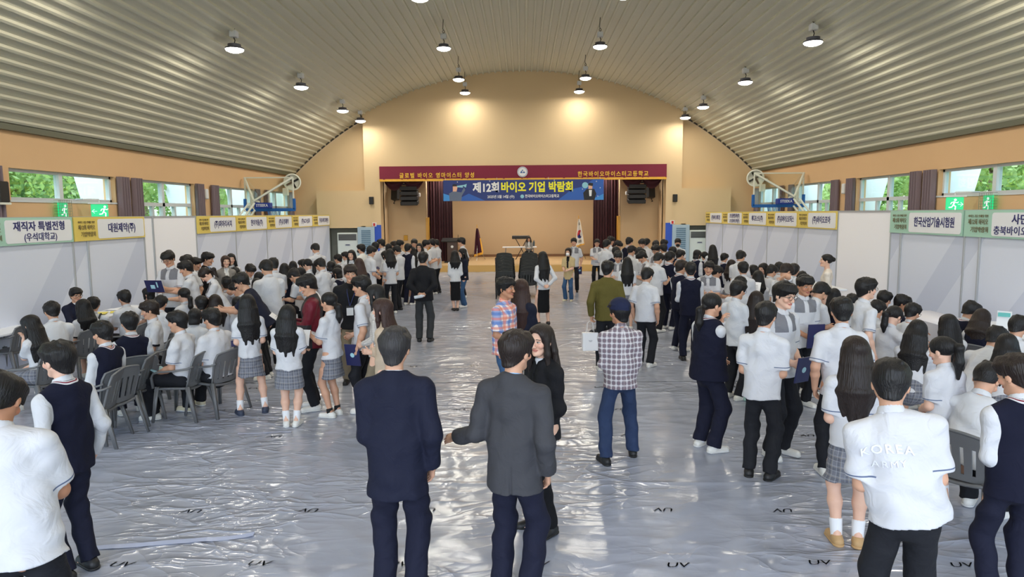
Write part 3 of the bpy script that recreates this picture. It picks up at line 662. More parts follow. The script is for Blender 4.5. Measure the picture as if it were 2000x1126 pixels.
for v_ in (.78,.1):
    q = MB()
    for k in range(3): q.grid(lambda a,b_: tuple(np.array(cl(.3+.42*a,v_+.035*k+.016*b_))+np.array((0,-.012,0))),6,1)
    q.build('trigram', mdk, cf)
q = MB(); q.grid(lambda a,b_: tuple(np.array(cl(.97+.06*a,b_))+np.array((0,-.005,0))),1,16); q.grid(lambda a,b_: tuple(np.array(cl(a,-.03+.05*b_))+np.array((0,-.005,0))),12,1); q.build('fringe', mgold, cf)
t,cl,sh = flag(-2.18,32.4,1.55,'dark maroon school flag with gold edge on a tripod stand on stage','k')
cf = sh('cloth', mat('dark_flag_cloth',(70,22,44),.8), 0,1,0,1)
q = MB(); q.grid(lambda a,b_: tuple(np.array(cl(.9+.16*a,b_*.6))+np.array((0,-.01,0))),2,16); q.grid(lambda a,b_: tuple(np.array(cl(.0+1*a,-.06+.09*b_))+np.array((0,-.01,0))),12,1); q.build('fringe', mgold, cf)
# plain long tables
mtt = mat('white_table_top',(226,228,232),.4); mcloth = mat('white_table_cloth',(222,222,232),.8)
def table(x,y,z,rot,l,d,label,cloth=False):
    t = empty('long_table',(x,y,z),rot,label,'table')
    m = MB(); m.box((0,0,.72),(l/2,d/2,.018),bev=.006); m.build('tabletop', mtt, t)
    for sx in (-1,1):
        for sy in (-1,1):
            m = MB(); m.tube([(sx*(l/2-.15),sy*(d/2-.08),.71),(sx*(l/2-.1),sy*(d/2-.06),0)],.016,6); m.build('leg', mgy, t)
    if cloth:
        m = MB(); m.box((0,0,.745),(l/2+.01,d/2+.01,.004))
        for sy in (-1,1): m.grid(lambda u,v: (-l/2+l*u, sy*(d/2+.012+.012*sin(u*l*17)*(1-v)), .2+.545*v), 60, 3)
        for sx in (-1,1): m.grid(lambda u,v: (sx*(l/2+.012+.012*sin(u*d*17)*(1-v)), -d/2+d*u, .2+.545*v), 20, 3)
        m.build('tablecloth', mcloth, t, flat=False)
    return t
table(-.15,30.0,.3,0,1.5,.5,'white folding table on the stage where a woman sits')
m = MB(); m.box((-.1,32.6,1.36),(.42,.12,.08),bev=.02); o = m.build('keyboard_case', mdk); tag(o,'long black case on a stand at the back of the stage','case')
s = MB(); s.tube([(-.35,32.6,1.29),(.2,32.6,.3)],.018,6); s.tube([(.2,32.6,1.29),(-.35,32.6,.3)],.018,6); s.build('stand', mdk, o)
m = MB(); m.lathe([(0,1.035),(.04,1.035),(.042,1.22),(.02,1.27),(.02,1.3),(0,1.3)],14,(.48,29.9,.02)); tag(m.build('bottle', mat('dark_bottle',(70,84,92),.3)),'dark drink bottle on the stage table','bottle')

# stage ceiling lamps
for i,xl in enumerate((-3.4,0,3.4)):
    lp = empty('stage_lamp',(xl,31.2 if i!=1 else 32.4,4.72),0,'long stage ceiling lamp, %s behind the valance'%('left one','middle one','right one')[i],'stage lamp','stage lamps')
    m = MB(); m.box((0,0,.05),(.6,.07,.04),bev=.01); m.build('housing', mlb, lp); m = MB(); m.box((0,0,.0),(.58,.06,.01)); m.build('lamp_face', mlamp, lp)
    ld = bpy.data.lights.new('lamp_light','AREA'); ld.shape = 'RECTANGLE'; ld.size = 1.1; ld.size_y = .12; ld.energy = 85; ld.color = (1,.92,.80)
    lo = bpy.data.objects.new('lamp_light', ld); C.objects.link(lo); lo.parent = lp; lo.location = (0,0,-.03)
# ================================================================ SMOOTH BODIES
# a body, garment or hairdo is a distance field of tapered limbs blended together, turned into one continuous skin
BIG = .08
def nrm(v): v = np.asarray(v,float); return v/(np.linalg.norm(v)+1e-12)
class Field:
    def __init__(s): s.p = []
    def cone(s, a, b, r1, r2, k=.03, op='u', fr=None, cut=None):
        """tapered capsule a-b; fr=(3x3 axes as rows, scales): flattened along axes; cut=(point,normal,...) flat ends"""
        s.p.append(('c',np.asarray(a,float),np.asarray(b,float),r1,r2,k,op,fr,cut)); return s
    def ell(s, c, r, k=.02, op='u', A=None):
        s.p.append(('e',np.asarray(c,float),np.asarray(r,float),A,None,k,op,None,None)); return s
    def box(s, c, h, rd, k=.01, op='s', A=None):
        s.p.append(('b',np.asarray(c,float),np.asarray(h,float),A,rd,k,op,None,None)); return s
    def plane(s, pt, nn, k=.0):
        s.p.append(('p',np.asarray(pt,float),nrm(nn),None,None,k,'i',None,None)); return s
def ev(pr, X, Y, Z):
    t,a,b = pr[0],pr[1],pr[2]
    if t == 'p': return (X-a[0])*b[0]+(Y-a[1])*b[1]+(Z-a[2])*b[2]
    if t == 'c':
        r1,r2,fr = pr[3],pr[4],pr[7]
        x,y,z = X-a[0],Y-a[1],Z-a[2]; ba = b-a
        if fr is not None:
            A,sc_ = fr
            x,y,z = [(A[i][0]*x+A[i][1]*y+A[i][2]*z)/sc_[i] for i in range(3)]; ba = (A@ba)/sc_
        l2 = ba@ba+1e-12; t_ = np.clip((x*ba[0]+y*ba[1]+z*ba[2])/l2,0,1)
        d = np.sqrt((x-t_*ba[0])**2+(y-t_*ba[1])**2+(z-t_*ba[2])**2)-(r1+(r2-r1)*t_)
        if fr is not None: d = d*min(1,min(sc_))**.6
        if pr[8] is not None:
            for pt,nn in pr[8]: d = np.maximum(d,(X-pt[0])*nn[0]+(Y-pt[1])*nn[1]+(Z-pt[2])*nn[2])
        return d
    A = pr[3]; x,y,z = X-a[0],Y-a[1],Z-a[2]
    if A is not None: x,y,z = [A[i][0]*x+A[i][1]*y+A[i][2]*z for i in range(3)]
    if t == 'e':
        k0 = np.sqrt((x/b[0])**2+(y/b[1])**2+(z/b[2])**2)+1e-9; k1 = np.sqrt((x/b[0]**2)**2+(y/b[1]**2)**2+(z/b[2]**2)**2)+1e-9
        return k0*(k0-1)/k1
    rd = pr[4]; qx,qy,qz = abs(x)-b[0]+rd,abs(y)-b[1]+rd,abs(z)-b[2]+rd
    return np.sqrt(np.maximum(qx,0)**2+np.maximum(qy,0)**2+np.maximum(qz,0)**2)+np.minimum(np.maximum(qx,np.maximum(qy,qz)),0)-rd
def pbox(pr):
    t,a,b = pr[0],pr[1],pr[2]
    if t == 'c':
        r = max(pr[3],pr[4]); 
        if pr[7] is not None: r *= max(1,max(pr[7][1]))
        return np.minimum(a,b)-r, np.maximum(a,b)+r
    r = np.linalg.norm(b) if pr[3] is not None else b
    return a-r, a+r
EDG = [(0,1),(2,3),(4,5),(6,7),(0,2),(1,3),(4,6),(5,7),(0,4),(1,5),(2,6),(3,7)]
OFF = np.array([(i&1,(i>>1)&1,(i>>2)&1) for i in range(8)])
def skin(field, vox, lo=None, hi=None, off=0., wr=0., seed=0.):
    us = [p for p in field.p if p[6]=='u']
    bl = np.min([pbox(p)[0] for p in us],axis=0); bh = np.max([pbox(p)[1] for p in us],axis=0)
    if lo is not None: bl = np.maximum(bl,lo)
    if hi is not None: bh = np.minimum(bh,hi)
    bl = bl-2.5*vox; bh = bh+2.5*vox
    N = np.maximum(((bh-bl)/vox).astype(int)+1,4)
    gx,gy,gz = [bl[i]+vox*np.arange(N[i]) for i in range(3)]
    Fd = np.full(N, BIG, np.float32)
    for pr in field.p:
        k,op = pr[5],pr[6]
        if op == 'i':
            d = ev(pr,gx[:,None,None],gy[None,:,None],gz[None,None,:]); Fd = np.maximum(Fd,d.astype(np.float32)); continue
        l,h = pbox(pr); mg = (BIG if op=='u' else .02)
        i0 = np.clip(((l-mg-bl)/vox).astype(int),0,N); i1 = np.clip(((h+mg-bl)/vox).astype(int)+2,0,N)
        if (i1<=i0).any(): continue
        sl = tuple(slice(i0[i],i1[i]) for i in range(3))
        d = ev(pr,gx[sl[0]][:,None,None],gy[sl[1]][None,:,None],gz[sl[2]][None,None,:]).astype(np.float32)
        c = Fd[sl]
        if op == 'u':
            if k>0: hh = np.maximum(k-abs(c-d),0)/k; Fd[sl] = np.minimum(c,d)-hh*hh*k*.25
            else: Fd[sl] = np.minimum(c,d)
        else:
            d = -d
            if k>0: hh = np.maximum(k-abs(c-d),0)/k; Fd[sl] = np.maximum(c,d)+hh*hh*k*.25
            else: Fd[sl] = np.maximum(c,d)
    if off: Fd += off
    if wr:
        X,Y,Zz = gx[:,None,None],gy[None,:,None],gz[None,None,:]
        Fd += (wr*(np.sin(21*X+17*Zz+seed+2.2*np.sin(7*Zz+4*Y+seed))*np.sin(11*Zz-8*X+2*seed+1.5*np.sin(9*X+seed))**2*1.5 + .5*np.sin(34*X-27*Zz+14*Y+seed)*np.sin(23*Zz+17*Y))).astype(np.float32)
    # closed border
    Fd[0]=Fd[-1]=BIG; Fd[:,0]=Fd[:,-1]=BIG; Fd[:,:,0]=Fd[:,:,-1]=BIG
    # surface nets
    ins = Fd<0
    cnt = sum(ins[o[0]:N[0]-1+o[0],o[1]:N[1]-1+o[1],o[2]:N[2]-1+o[2]].astype(np.int8) for o in OFF)
    act = np.argwhere((cnt>0)&(cnt<8))
    if len(act)==0: return np.zeros((0,3)), np.zeros((0,4),int)
    val = np.stack([Fd[act[:,0]+o[0],act[:,1]+o[1],act[:,2]+o[2]] for o in OFF],1)
    acc = np.zeros((len(act),3)); num = np.zeros(len(act))
    for a,b in EDG:
        va,vb = val[:,a],val[:,b]; m = (va<0)!=(vb<0); t = np.where(m, va/(va-vb+1e-20), 0)
        acc += np.where(m[:,None], OFF[a]+(OFF[b]-OFF[a])*t[:,None], 0); num += m
    V = bl+vox*(act+acc/num[:,None])
    idx = np.full(N,-1,np.int32); idx[act[:,0],act[:,1],act[:,2]] = np.arange(len(act))
    Q = []
    for ax in range(3):
        u,v = [(1,2),(2,0),(0,1)][ax]
        s0 = [slice(1,N[i]-1) for i in range(3)]; s1 = list(s0); s1[ax] = slice(2,N[ax])
        A,B = ins[tuple(s0)],ins[tuple(s1)]; e = np.argwhere(A!=B)+1
        fl = A[tuple((e-1).T)]
        def at(du,dv):
            q = e.copy(); q[:,u] -= du; q[:,v] -= dv; return idx[q[:,0],q[:,1],q[:,2]]
        q = np.stack([at(1,1),at(0,1),at(0,0),at(1,0)],1); q[~fl] = q[~fl][:,::-1]; Q.append(q)
    Q = np.concatenate(Q); Q = Q[(Q>=0).all(1)]
    return V,Q
def join(parts):
    V = []; Q = []; n = 0
    for v,q in parts:
        V.append(v); Q.append(q+n); n += len(v)
    return np.concatenate(V), np.concatenate(Q)
# ---------------------------------------------------------------- cloth, skin and hair materials
def skin_mat(name, rgb, lip=(176,96,92), glassy=False):
    m = mat(name, rgb, .5, spec=.35); n = m.node_tree; b = n.nodes['Principled BSDF']
    v,x,y,z = attr(n,'hp'); ax = mth(n,'ABSOLUTE',x)
    def inell(cx,cz,rx_,rz_,xx=ax):
        a = mth(n,'POWER',mth(n,'ABSOLUTE',mth(n,'DIVIDE',mth(n,'SUBTRACT',xx,cx),rx_)),2); c = mth(n,'POWER',mth(n,'ABSOLUTE',mth(n,'DIVIDE',mth(n,'SUBTRACT',z,cz),rz_)),2)
        return mth(n,'LESS_THAN',mth(n,'ADD',a,c),1.0)
    front = mth(n,'GREATER_THAN',y,.045); F = lambda e: mth(n,'MULTIPLY',e,front)
    c = lin(rgb); dk = lin((24,18,16))
    c = mixc(n, mth(n,'MULTIPLY',F(inell(.045,-.03,.022,.018)),.22), c, lin((214,120,104)))
    c = mixc(n, mth(n,'MULTIPLY',F(inell(0,-.064,.024,.009,x)),.75), c, lin(lip))
    c = mixc(n, mth(n,'MULTIPLY',F(inell(0,-.064,.022,.0015,x)),.7), c, lin((90,40,40)))
    c = mixc(n, mth(n,'MULTIPLY',F(inell(.008,-.044,.004,.0025)),.7), c, lin((80,40,34)))
    c = mixc(n, F(inell(.033,.001,.0155,.0068)), c, dk)
    c = mixc(n, F(inell(.033,-.001,.0135,.0045)), c, lin((226,220,214)))
    c = mixc(n, F(inell(.033,-.0005,.0056,.0052)), c, dk)
    br = mth(n,'MULTIPLY_ADD',mth(n,'POWER',mth(n,'ABSOLUTE',mth(n,'SUBTRACT',ax,.03)),2.),-9.,.0215)
    q = mth(n,'MULTIPLY',mth(n,'LESS_THAN',mth(n,'ABSOLUTE',mth(n,'SUBTRACT',z,br)),.0034),mth(n,'LESS_THAN',mth(n,'ABSOLUTE',mth(n,'SUBTRACT',ax,.034)),.018))
    c = mixc(n, mth(n,'MULTIPLY',F(q),.85), c, lin((40,30,26)))
    n.links.new(c, b.inputs['Base Color']); b.inputs['Subsurface Weight'].default_value = .0
    return m
SK = [skin_mat('warm_skin',(206,158,130)), skin_mat('fair_skin',(224,180,156),(196,104,100)), skin_mat('tan_skin',(184,132,102))]
def hair_mat(name, rgb, rough=.45):
    m = mat(name, rgb, rough, spec=.32); n = m.node_tree; b = n.nodes['Principled BSDF']
    v,x,y,z = attr(n,'hp'); mp = n.nodes.new('ShaderNodeMapping'); mp.inputs['Scale'].default_value = (120,120,9); n.links.new(v,mp.inputs[0])
    t = n.nodes.new('ShaderNodeTexNoise'); t.inputs['Scale'].default_value = 1; t.inputs['Detail'].default_value = 2; n.links.new(mp.outputs[0],t.inputs[0])
    bp = n.nodes.new('ShaderNodeBump'); bp.inputs['Strength'].default_value = .9; bp.inputs['Distance'].default_value = .008; n.links.new(t.outputs['Fac'],bp.inputs['Height']); n.links.new(bp.outputs[0],b.inputs['Normal'])
    c = lin(rgb); n.links.new(mixc(n,t.outputs['Fac'],[q*.55 for q in c],[min(1,q*1.7) for q in c]), b.inputs['Base Color']); return m
HR = {'k':hair_mat('black_hair',(19,17,18)),'b':hair_mat('dark_brown_hair',(33,24,21)),'r':hair_mat('reddish_brown_hair',(52,33,28)),'g':hair_mat('greying_hair',(46,44,45),.5)}
def cloth(name, rgb, rough=.8, stripe=None, yoke=None, plaid=None, bump=.55, sheen=.0):
    """pat attribute: x distance to cuff/neck trim, y yoke height, z unused;  puv attribute: cloth coordinates"""
    if name in MATS: return MATS[name]
    m = mat(name, rgb, rough, spec=.25, sheen=sheen); n = m.node_tree; b = n.nodes['Principled BSDF']; c = lin(rgb)
    v,x,y,z = attr(n,'pat')
    if plaid:
        _,pu,pv,_z = attr(n,'puv')
        c = lin(plaid[0])
        for cr,per,wd,ph,op in plaid[1]:
            for q in (pu,pv):
                l = mth(n,'LESS_THAN',mth(n,'FRACT',mth(n,'ADD',mth(n,'DIVIDE',q,per),ph+10)),wd)
                c = mixc(n, mth(n,'MULTIPLY',l,op), c, lin(cr))
    if yoke: c = mixc(n, mth(n,'GREATER_THAN',y,.5), c, lin(yoke))
    if stripe:
        for lo_,hi_,cs in stripe: c = mixc(n, mth(n,'MULTIPLY',mth(n,'GREATER_THAN',x,lo_),mth(n,'LESS_THAN',x,hi_)), c, lin(cs))
    if hasattr(c,'is_linked'): n.links.new(c, b.inputs['Base Color'])
    if bump:
        tc = n.nodes.new('ShaderNodeTexCoord'); t = n.nodes.new('ShaderNodeTexNoise'); t.inputs['Scale'].default_value = 7; t.inputs['Detail'].default_value = 3; t.inputs['Distortion'].default_value = 1.2
        bp = n.nodes.new('ShaderNodeBump'); bp.inputs['Strength'].default_value = bump; bp.inputs['Distance'].default_value = .03
        n.links.new(tc.outputs['Object'],t.inputs[0]); n.links.new(t.outputs['Fac'],bp.inputs['Height']); n.links.new(bp.outputs[0],b.inputs['Normal'])
    return m
TRIM = [(.016,.024,(92,104,132))]
CL = {
 'W': cloth('white_uniform_shirt',(204,204,208),.75,TRIM),
 'B': cloth('black_trimmed_white_shirt',(204,204,208),.75,[(0,.026,(24,24,34))]),
 'Y': cloth('grey_yoke_uniform_shirt',(204,204,208),.75,TRIM,(122,122,128)),
 'P': cloth('plain_white_shirt',(206,207,211),.7),
 'V': cloth('navy_knit_vest',(22,24,42),.95,[(.010,.017,(210,210,214)),(.017,.024,(124,36,52)),(.024,.031,(206,206,210))]),
 'T': cloth('black_trousers',(30,31,36),.85), 'N': cloth('navy_trousers',(24,26,44),.85), 'K': cloth('khaki_trousers',(128,116,98),.85), 'G': cloth('charcoal_trousers',(58,60,62),.85),
 'J': cloth('blue_jeans',(58,88,124),.85), 'D': cloth('dark_blue_jeans',(44,58,88),.85),
 'S': cloth('grey_plaid_skirt',(120,122,132),.85,None,None,((118,120,130),[((92,94,104),.075,.30,0,.6),((176,178,184),.0375,.07,.1,.7),((158,150,136),.075,.05,.66,.6)])),
 'Z': cloth('dark_plaid_skirt',(60,62,80),.85,None,None,((62,64,84),[((36,38,58),.075,.4,0,.7),((170,172,180),.075,.06,.1,.7)])),
 'L': cloth('black_cloth',(18,18,21),.85),
 'navy': cloth('navy_suit_wool',(24,27,46),.8), 'grey': cloth('charcoal_suit_wool',(62,62,66),.8), 'blk': cloth('black_jacket_cloth',(24,24,28),.8,None,(16,16,18)), 'olive': cloth('olive_jacket_cloth',(92,84,40),.85),
 'beige': cloth('beige_blazer_cloth',(190,170,148),.85,None,(220,218,214)), 'sand': cloth('sand_blazer_cloth',(190,170,128),.85,None,(24,24,28)), 'gbl': cloth('grey_blazer_cloth',(138,132,126),.85,None,(220,218,214)), 'cream': cloth('cream_blouse',(218,208,196),.8), 'dnv': cloth('dark_navy_jacket',(26,29,44),.85),
 'polo': cloth('navy_polo_knit',(28,31,48),.85), 'mar': cloth('maroon_black_windbreaker',(104,24,40),.5,None,(44,42,46)), 'tweed': cloth('white_tweed',(206,200,194),.9,None,None,((208,202,196),[((150,146,142),.02,.3,0,.5)])),
 'chk': cloth('grey_white_check_shirt',(180,176,180),.8,None,None,((150,138,142),[((92,90,106),.052,.36,.2,.62),((222,220,222),.052,.20,.62,.7),((150,112,112),.052,.10,.05,.5)])),
 'mad': cloth('madras_check_shirt',(220,200,196),.8,None,None,((232,216,212),[((72,120,190),.11,.34,.1,.65),((226,120,84),.11,.26,.6,.6)])),
 'hood': cloth('white_hooded_top',(228,226,220),.9),
}
SHM = {'w':mat('white_shoe',(226,224,218),.5),'b':mat('black_shoe',(24,24,26),.5),'t':mat('tan_sandal',(186,150,104),.6),'s':mat('dark_slipper',(50,58,78),.6),'c':mat('cream_shoe',(216,206,176),.6),'sole':mat('white_sole',(214,214,212),.6),'m':mat('mint_sandal',(170,206,196),.6)}
msock = mat('white_sock',(230,230,232),.9); msockk = mat('black_sock',(22,22,24),.9); mgf = mat('glasses_frame',(60,54,52),.35); mmaskk = mat('black_mask',(24,24,26),.8); mmaskw = mat('white_mask',(236,236,238),.8); mcap = cloth('navy_cap_cloth',(28,34,62),.8); mcol = CL['P']; mcolb = cloth('pale_blue_collar',(150,186,226),.7)
ARM = {'dn':(-.04,.03,-.50),'dn2':(-.06,-.02,-.49),'fr':(.17,.17,-.40),'bk':(.16,-.17,-.42),'rd':(.07,.30,-.22),'rl':(.09,.30,-.32),'fc':(.12,.20,.06),'ear':(.05,.07,.13),'lp':(.06,.27,-.37),'tb':(.10,.36,-.24),'pt':(.02,.46,-.16),'hd':(-.02,.12,.22),'wr':(.08,.34,-.27),'cr':(.24,.19,-.27),'bag':(-.06,-.02,-.49),'ht':(-.27,.06,-.36),'clap':(.10,.42,-.20),'nk':(.12,.02,.06),'hip':(.02,-.04,-.36)}
def ik(S,W,l1,l2,pole):
    d = W-S; L = np.linalg.norm(d); L = min(max(L,abs(l1-l2)+.01),l1+l2-.004); u = nrm(d); W = S+u*L
    a = (l1*l1-l2*l2+L*L)/(2*L); h = sqrt(max(l1*l1-a*a,0)); p = np.asarray(pole,float); p = nrm(p-u*(p@u))
    return S+u*a+p*h, W
NP = 0; INFO = []
def person(px, py, yaw, top='W', bot='T', hair='m', hc='k', arms='dn', label='', H=None, D=None, sit=False, lean=0, side=0, hp=12, hy=0, stance=.10, stride=.0, wd=1.0, sk=0, shoe='w', sock=None, gl=False, mask=None, cap=False, collar='auto', hemd=0., badge=False, z0=0., pack=False, seat=.46, fem=None, sleeve=None, skl=.36, hroll=0, cat='person', group=None, vent=False):
    global NP; NP += 1; seed = NP*1.7
    fem = hair[0] in 'lpbn' and hair != 'b0' if fem is None else fem
    H = H or (1.62 if fem else 1.73)
    for it in range(3 if D else 1):
        s = H/1.72
        sw = (.150 if fem else .172)*s*(1+.5*(wd-1)); T = ry(R(side))@rx(-R(lean))
        hipz = seat+.06 if sit else .925*s
        P = np.array([0,0,hipz]); tl = lambda x,y,z: P+T@np.array([x*s,y*s,z*s])
        nb = tl(0,-.005,.535)
        Hm = rz(R(hy))@ry(R(hroll))@rx(-R(hp)); nd = nrm(T@np.array([0,.1,1])+np.array([0,.12,1.0]))
        hs = (1.03 if fem else 1.065)*(.55+.45*s)
        hc_ = nb+nd*.085*s+Hm@np.array([0,.018,.062])*hs
        hl = lambda x,y,z: hc_+Hm@(np.array([x,y,z])*hs)
        ztop = hc_[2]+.128*hs
        if D:
            d = ray(px,py); zt = CAMZ+d[2]*D/d[1]-z0; H = H+(zt-ztop)*1.0
    w0 = on_z(px,py,ztop+z0); ya = R(yaw); Rw = rz(ya); hx = Rw@np.array([hc_[0],hc_[1],0]); loc = np.array([w0[0]-hx[0],w0[1]-hx[1],z0])
    Dm = max(math.hypot(w0[0],w0[1]),2.5)
    vc = min(max(Dm*.0011,.0075),.017); vh = min(max(Dm*.00062,.0042),.0105); vf = min(max(Dm*.0007,.0042),.012)
    # ---- limbs
    aL,aR = (arms.split(':')+[arms])[:2] if ':' in arms else (arms,arms)
    arm = []
    for sx,code in ((-1,aL),(1,aR)):
        S = tl(sx*sw/s,-.005,.428); q = np.array(ARM[code])*s
        base = S+np.array([-sx*q[0],q[1],q[2]]) if not (lean>18 and code in('dn',)) else S+np.array([-sx*q[0],q[1],q[2]])
        if code in ('fc','ear','nk','hd'):
            tgt = {'fc':hl(sx*.045,.115,-.06),'ear':hl(sx*.095,.02,-.03),'nk':hl(sx*.06,-.08,-.09),'hd':hl(sx*.06,.09,.09)}[code]; base = tgt-np.array([-sx*.02,.04,.10])*s
        if code=='bk': base = tl(sx*.05,-.17,.03)
        if code=='fr': base = tl(sx*.06,.19,.05)
        if code=='cr': base = tl(-sx*.06,.17,.20)
        pole = np.array([sx*.32,-.5,-.8]) if code not in ('bk',) else np.array([sx*1.,-.25,0])
        if code=='ht': pole = np.array([-sx*.3,-.5,-1.])
        if code in ('hd','nk'): pole = np.array([sx*1.,.1,-.3])
        E,Wp = ik(S,base,.285*s,.25*s,pole); arm.append((sx,S,E,Wp,code))
    legs = []
    for sx in (-1,1):
        hj = P+np.array([sx*.09*s*(1 if not sit else 1.15),0,-.02])
        if sit: A_ = np.array([sx*(.12+.02*sin(seed)),.40+.10*sin(seed*3+sx),.085]); kn = np.array([sx*.14,.44*s,seat+.04]); kn = hj+nrm(kn-hj)*.43*s; dk = A_-kn; A_ = kn+nrm(dk)*(seat-.02 if kn[2]>.2 else .4); A_[2]=.085
        else:
            A_ = np.array([sx*stance*s,sx*stride*s,.085*s]); kn,A2 = ik(hj,A_,.435*s,.415*s,(sx*.15,1,0)); A_ = A2
        legs.append((sx,hj,kn,A_))
    # ---- body (one skin) : coarse core and finer face, hands and bare limbs
    fl = lambda q: (np.array(T.T), np.array([1,q,1.]))
    sf = .87 if fem else 1.0
    core = Field(); Ff = fl(.66)
    core.cone(tl(0,0,-.02),tl(0,0,.12),.125*s*wd,.108*s*wd*sf,.04,fr=fl(.75)).cone(tl(0,0,.12),tl(0,0,.36),.104*s*wd*sf,.116*s*wd*sf,.05,fr=Ff)
    core.cone(tl(-.11*sf,-.012,.435),tl(.11*sf,-.012,.435),.050*s,.050*s,.04)
    hd = Field(); o_ = lambda x,y,z: hl(x,y,z); AH = np.array(Hm.T)
    def E_(c,r,k=.015,op='u'): hd.ell(hl(*c),np.array(r)*hs,k,op,AH)
    E_((0,-.012,.030),(.073,.093,.082)); hd.cone(hl(0,.028,-.02),hl(0,.047,-.082),.058*hs,.030*hs,.03)
    for q in (-1,1):
        hd.cone(hl(q*.046,.0,-.045),hl(q*.018,.055,-.092),.024*hs,.019*hs,.025); E_((q*.038,.060,-.030),(.026,.022,.022),.02)
        hd.ell(hl(q*.077,-.008,-.012),np.array((.011,.019,.031))*hs,.006,'u',AH)
    hd.cone(hl(-.036,.071,.020),hl(.036,.071,.020),.016*hs,.016*hs,.02)
    for q in (-1,1): hd.ell(hl(q*.033,.099,.0),np.array((.017,.018,.011))*hs,.012,'s',AH); hd.ell(hl(q*.033,.073,-.001),np.array((.015,.015,.012))*hs,.004,'u',AH)
    hd.cone(hl(0,.086,.006),hl(0,.104,-.034),.0085*hs,.0125*hs,.012)
    for q in (-1,1): hd.ell(hl(q*.0115,.094,-.038),np.array((.009,.010,.008))*hs,.006,'u',AH)
    E_((0,.082,-.060),(.021,.012,.006),.006); E_((0,.082,-.069),(.018,.012,.006),.006); E_((0,.078,-.098),(.018,.014,.014),.012)
    nk = nb-nd*.05*s
    hd.cone(hl(0,-.020,-.055),nk,.050*s*(.9 if fem else 1.02)*(1+.3*(wd-1)),.058*s*(.88 if fem else 1.),.035)
    core.p += [q for q in hd.p if q[6]=='u'][:2]; core.cone(hl(0,-.02,-.05),nk,.045*s,.05*s,.04)
    for sx,S,E,Wp,code in arm: core.cone(S,E,.046*s,.038*s,.03).cone(E,Wp,.038*s,.026*s,.02)
    for sx,hj,kn,A_ in legs:
        core.cone(hj,kn,.078*s,.052*s,.04).cone(kn,A_,.05*s,.034*s,.03); core.cone(A_+np.array([0,-.03,-.04*s]),A_+np.array([0,.12*s,-.055*s]),.032*s,.022*s,.02)
    V0 = [skin(core,.02,off=.006), skin(hd,vh)]
    islong = sleeve=='long' or top in ('V','navy','grey','blk','olive','beige','gbl','cream','dnv','mar','tweed','hood','chk')
    if top=='V' and sleeve=='short': islong = False
    hands = []
    for sx,S,E,Wp,code in arm:
        f = Field(); d = nrm(Wp-E)
        if code in ('dn','bk','fr','lp','rd','rl'): d = nrm(d+np.array([-sx*.15,.18,-.05]))
        ref = np.array([-sx*.3,.45,.7]); t_ = nrm(ref-d*(ref@d)); nn = -sx*np.cross(d,t_)
        if code in ('lp','tb','wr'): t_ = nrm(np.array([-sx*1.,.1,.1])-d*(np.array([-sx*1.,.1,.1])@d)); nn = -sx*np.cross(d,t_)
        hn = .95*s*(.92 if fem else 1.)
        if islong: f.cone(Wp-d*.05,Wp,.028*s,.025*s,.015)
        else:
            ea = S+(E-S)*.45
            f.cone(ea,E,.048*s*wd**.5,.040*s,.02).cone(E,E+(Wp-E)*.35,.041*s*wd**.4,.040*s*wd**.4,.02).cone(E+(Wp-E)*.35,Wp,.040*s*wd**.4,.026*s,.02)
        fr_ = (np.stack([d,t_,nn]), np.array([1,1,.5]))
        f.cone(Wp,Wp+d*.065*hn,.030*hn,.038*hn,.018,fr=fr_)
        curl = {'dn':.42,'bk':.9,'fr':.8,'rd':.75,'rl':.75,'fc':.8,'ear':.8,'lp':.35,'tb':.4,'pt':.2,'hd':.6,'wr':.9,'cr':.7,'bag':1.3,'ht':.15,'clap':.1,'nk':.7,'hip':.6,'dn2':.45}[code]
        for i,(o1,ln,r_) in enumerate(((.029,.068,.0088),(.010,.076,.0092),(-.009,.072,.0088),(-.027,.056,.0078))):
            b0 = Wp+d*(.088-.006*abs(i-1))*hn+t_*o1*hn; a1 = curl*(.75+.12*i); d1 = nrm(d*cos(a1)+nn*sin(a1)+t_*.05*(1.5-i)); d2 = nrm(d*cos(a1*2.1)+nn*sin(a1*2.1))
            m1 = b0+d1*ln*.55*hn; f.cone(b0-d*.02*hn,b0,r_*hn*1.05,r_*hn*1.05,.008).cone(b0,m1,r_*hn*1.05,r_*hn*.95,.003).cone(m1,m1+d2*ln*.5*hn,r_*hn*.95,r_*hn*.75,.003)
        b0 = Wp+d*.025*hn+t_*.026*hn; th = nrm(t_*.75+d*.75+nn*.35); m1 = b0+th*.042*hn; f.cone(b0,m1,.013*hn,.011*hn,.012).cone(m1,m1+nrm(th+d*.5+nn*.2)*.032*hn,.0105*hn,.0085*hn,.003)
        V0.append(skin(f,vf)); hands.append(Wp+d*.08*hn)
    if bot in 'SZ' or bot=='LS':
        for sx,hj,kn,A_ in legs:
            f = Field(); c = kn+(hj-kn)*.45
            f.cone(c,kn,.070*s*wd**.5,.050*s*wd**.4,.03).cone(kn,kn+(A_-kn)*.35+np.array([0,-.012,0]),.049*s*wd**.4,.051*s*wd**.5,.03).cone(kn+(A_-kn)*.35+np.array([0,-.012,0]),A_,.050*s*wd**.5,.032*s,.03).cone(A_,A_+np.array([0,.09*s,-.045*s]),.031*s,.026*s,.02)
            V0.append(skin(f,vf*1.4))
    V,Q = join(V0); hpv = ((V-hc_)@Hm)/hs
    root = link('person', raw_mesh('person',V,Q,[SK[sk]],None,{'hp':hpv}), None, loc, ya)
    tag(root,label,cat,group)
    ck = lambda f,v,w_=0.,lo=None: skin(f,v,None,None,0,w_,seed)
    # ---- hair
    f = Field()
    def HE(c,r,k=.02,op='u'): f.ell(hl(*c),np.array(r)*hs,k,op,AH)
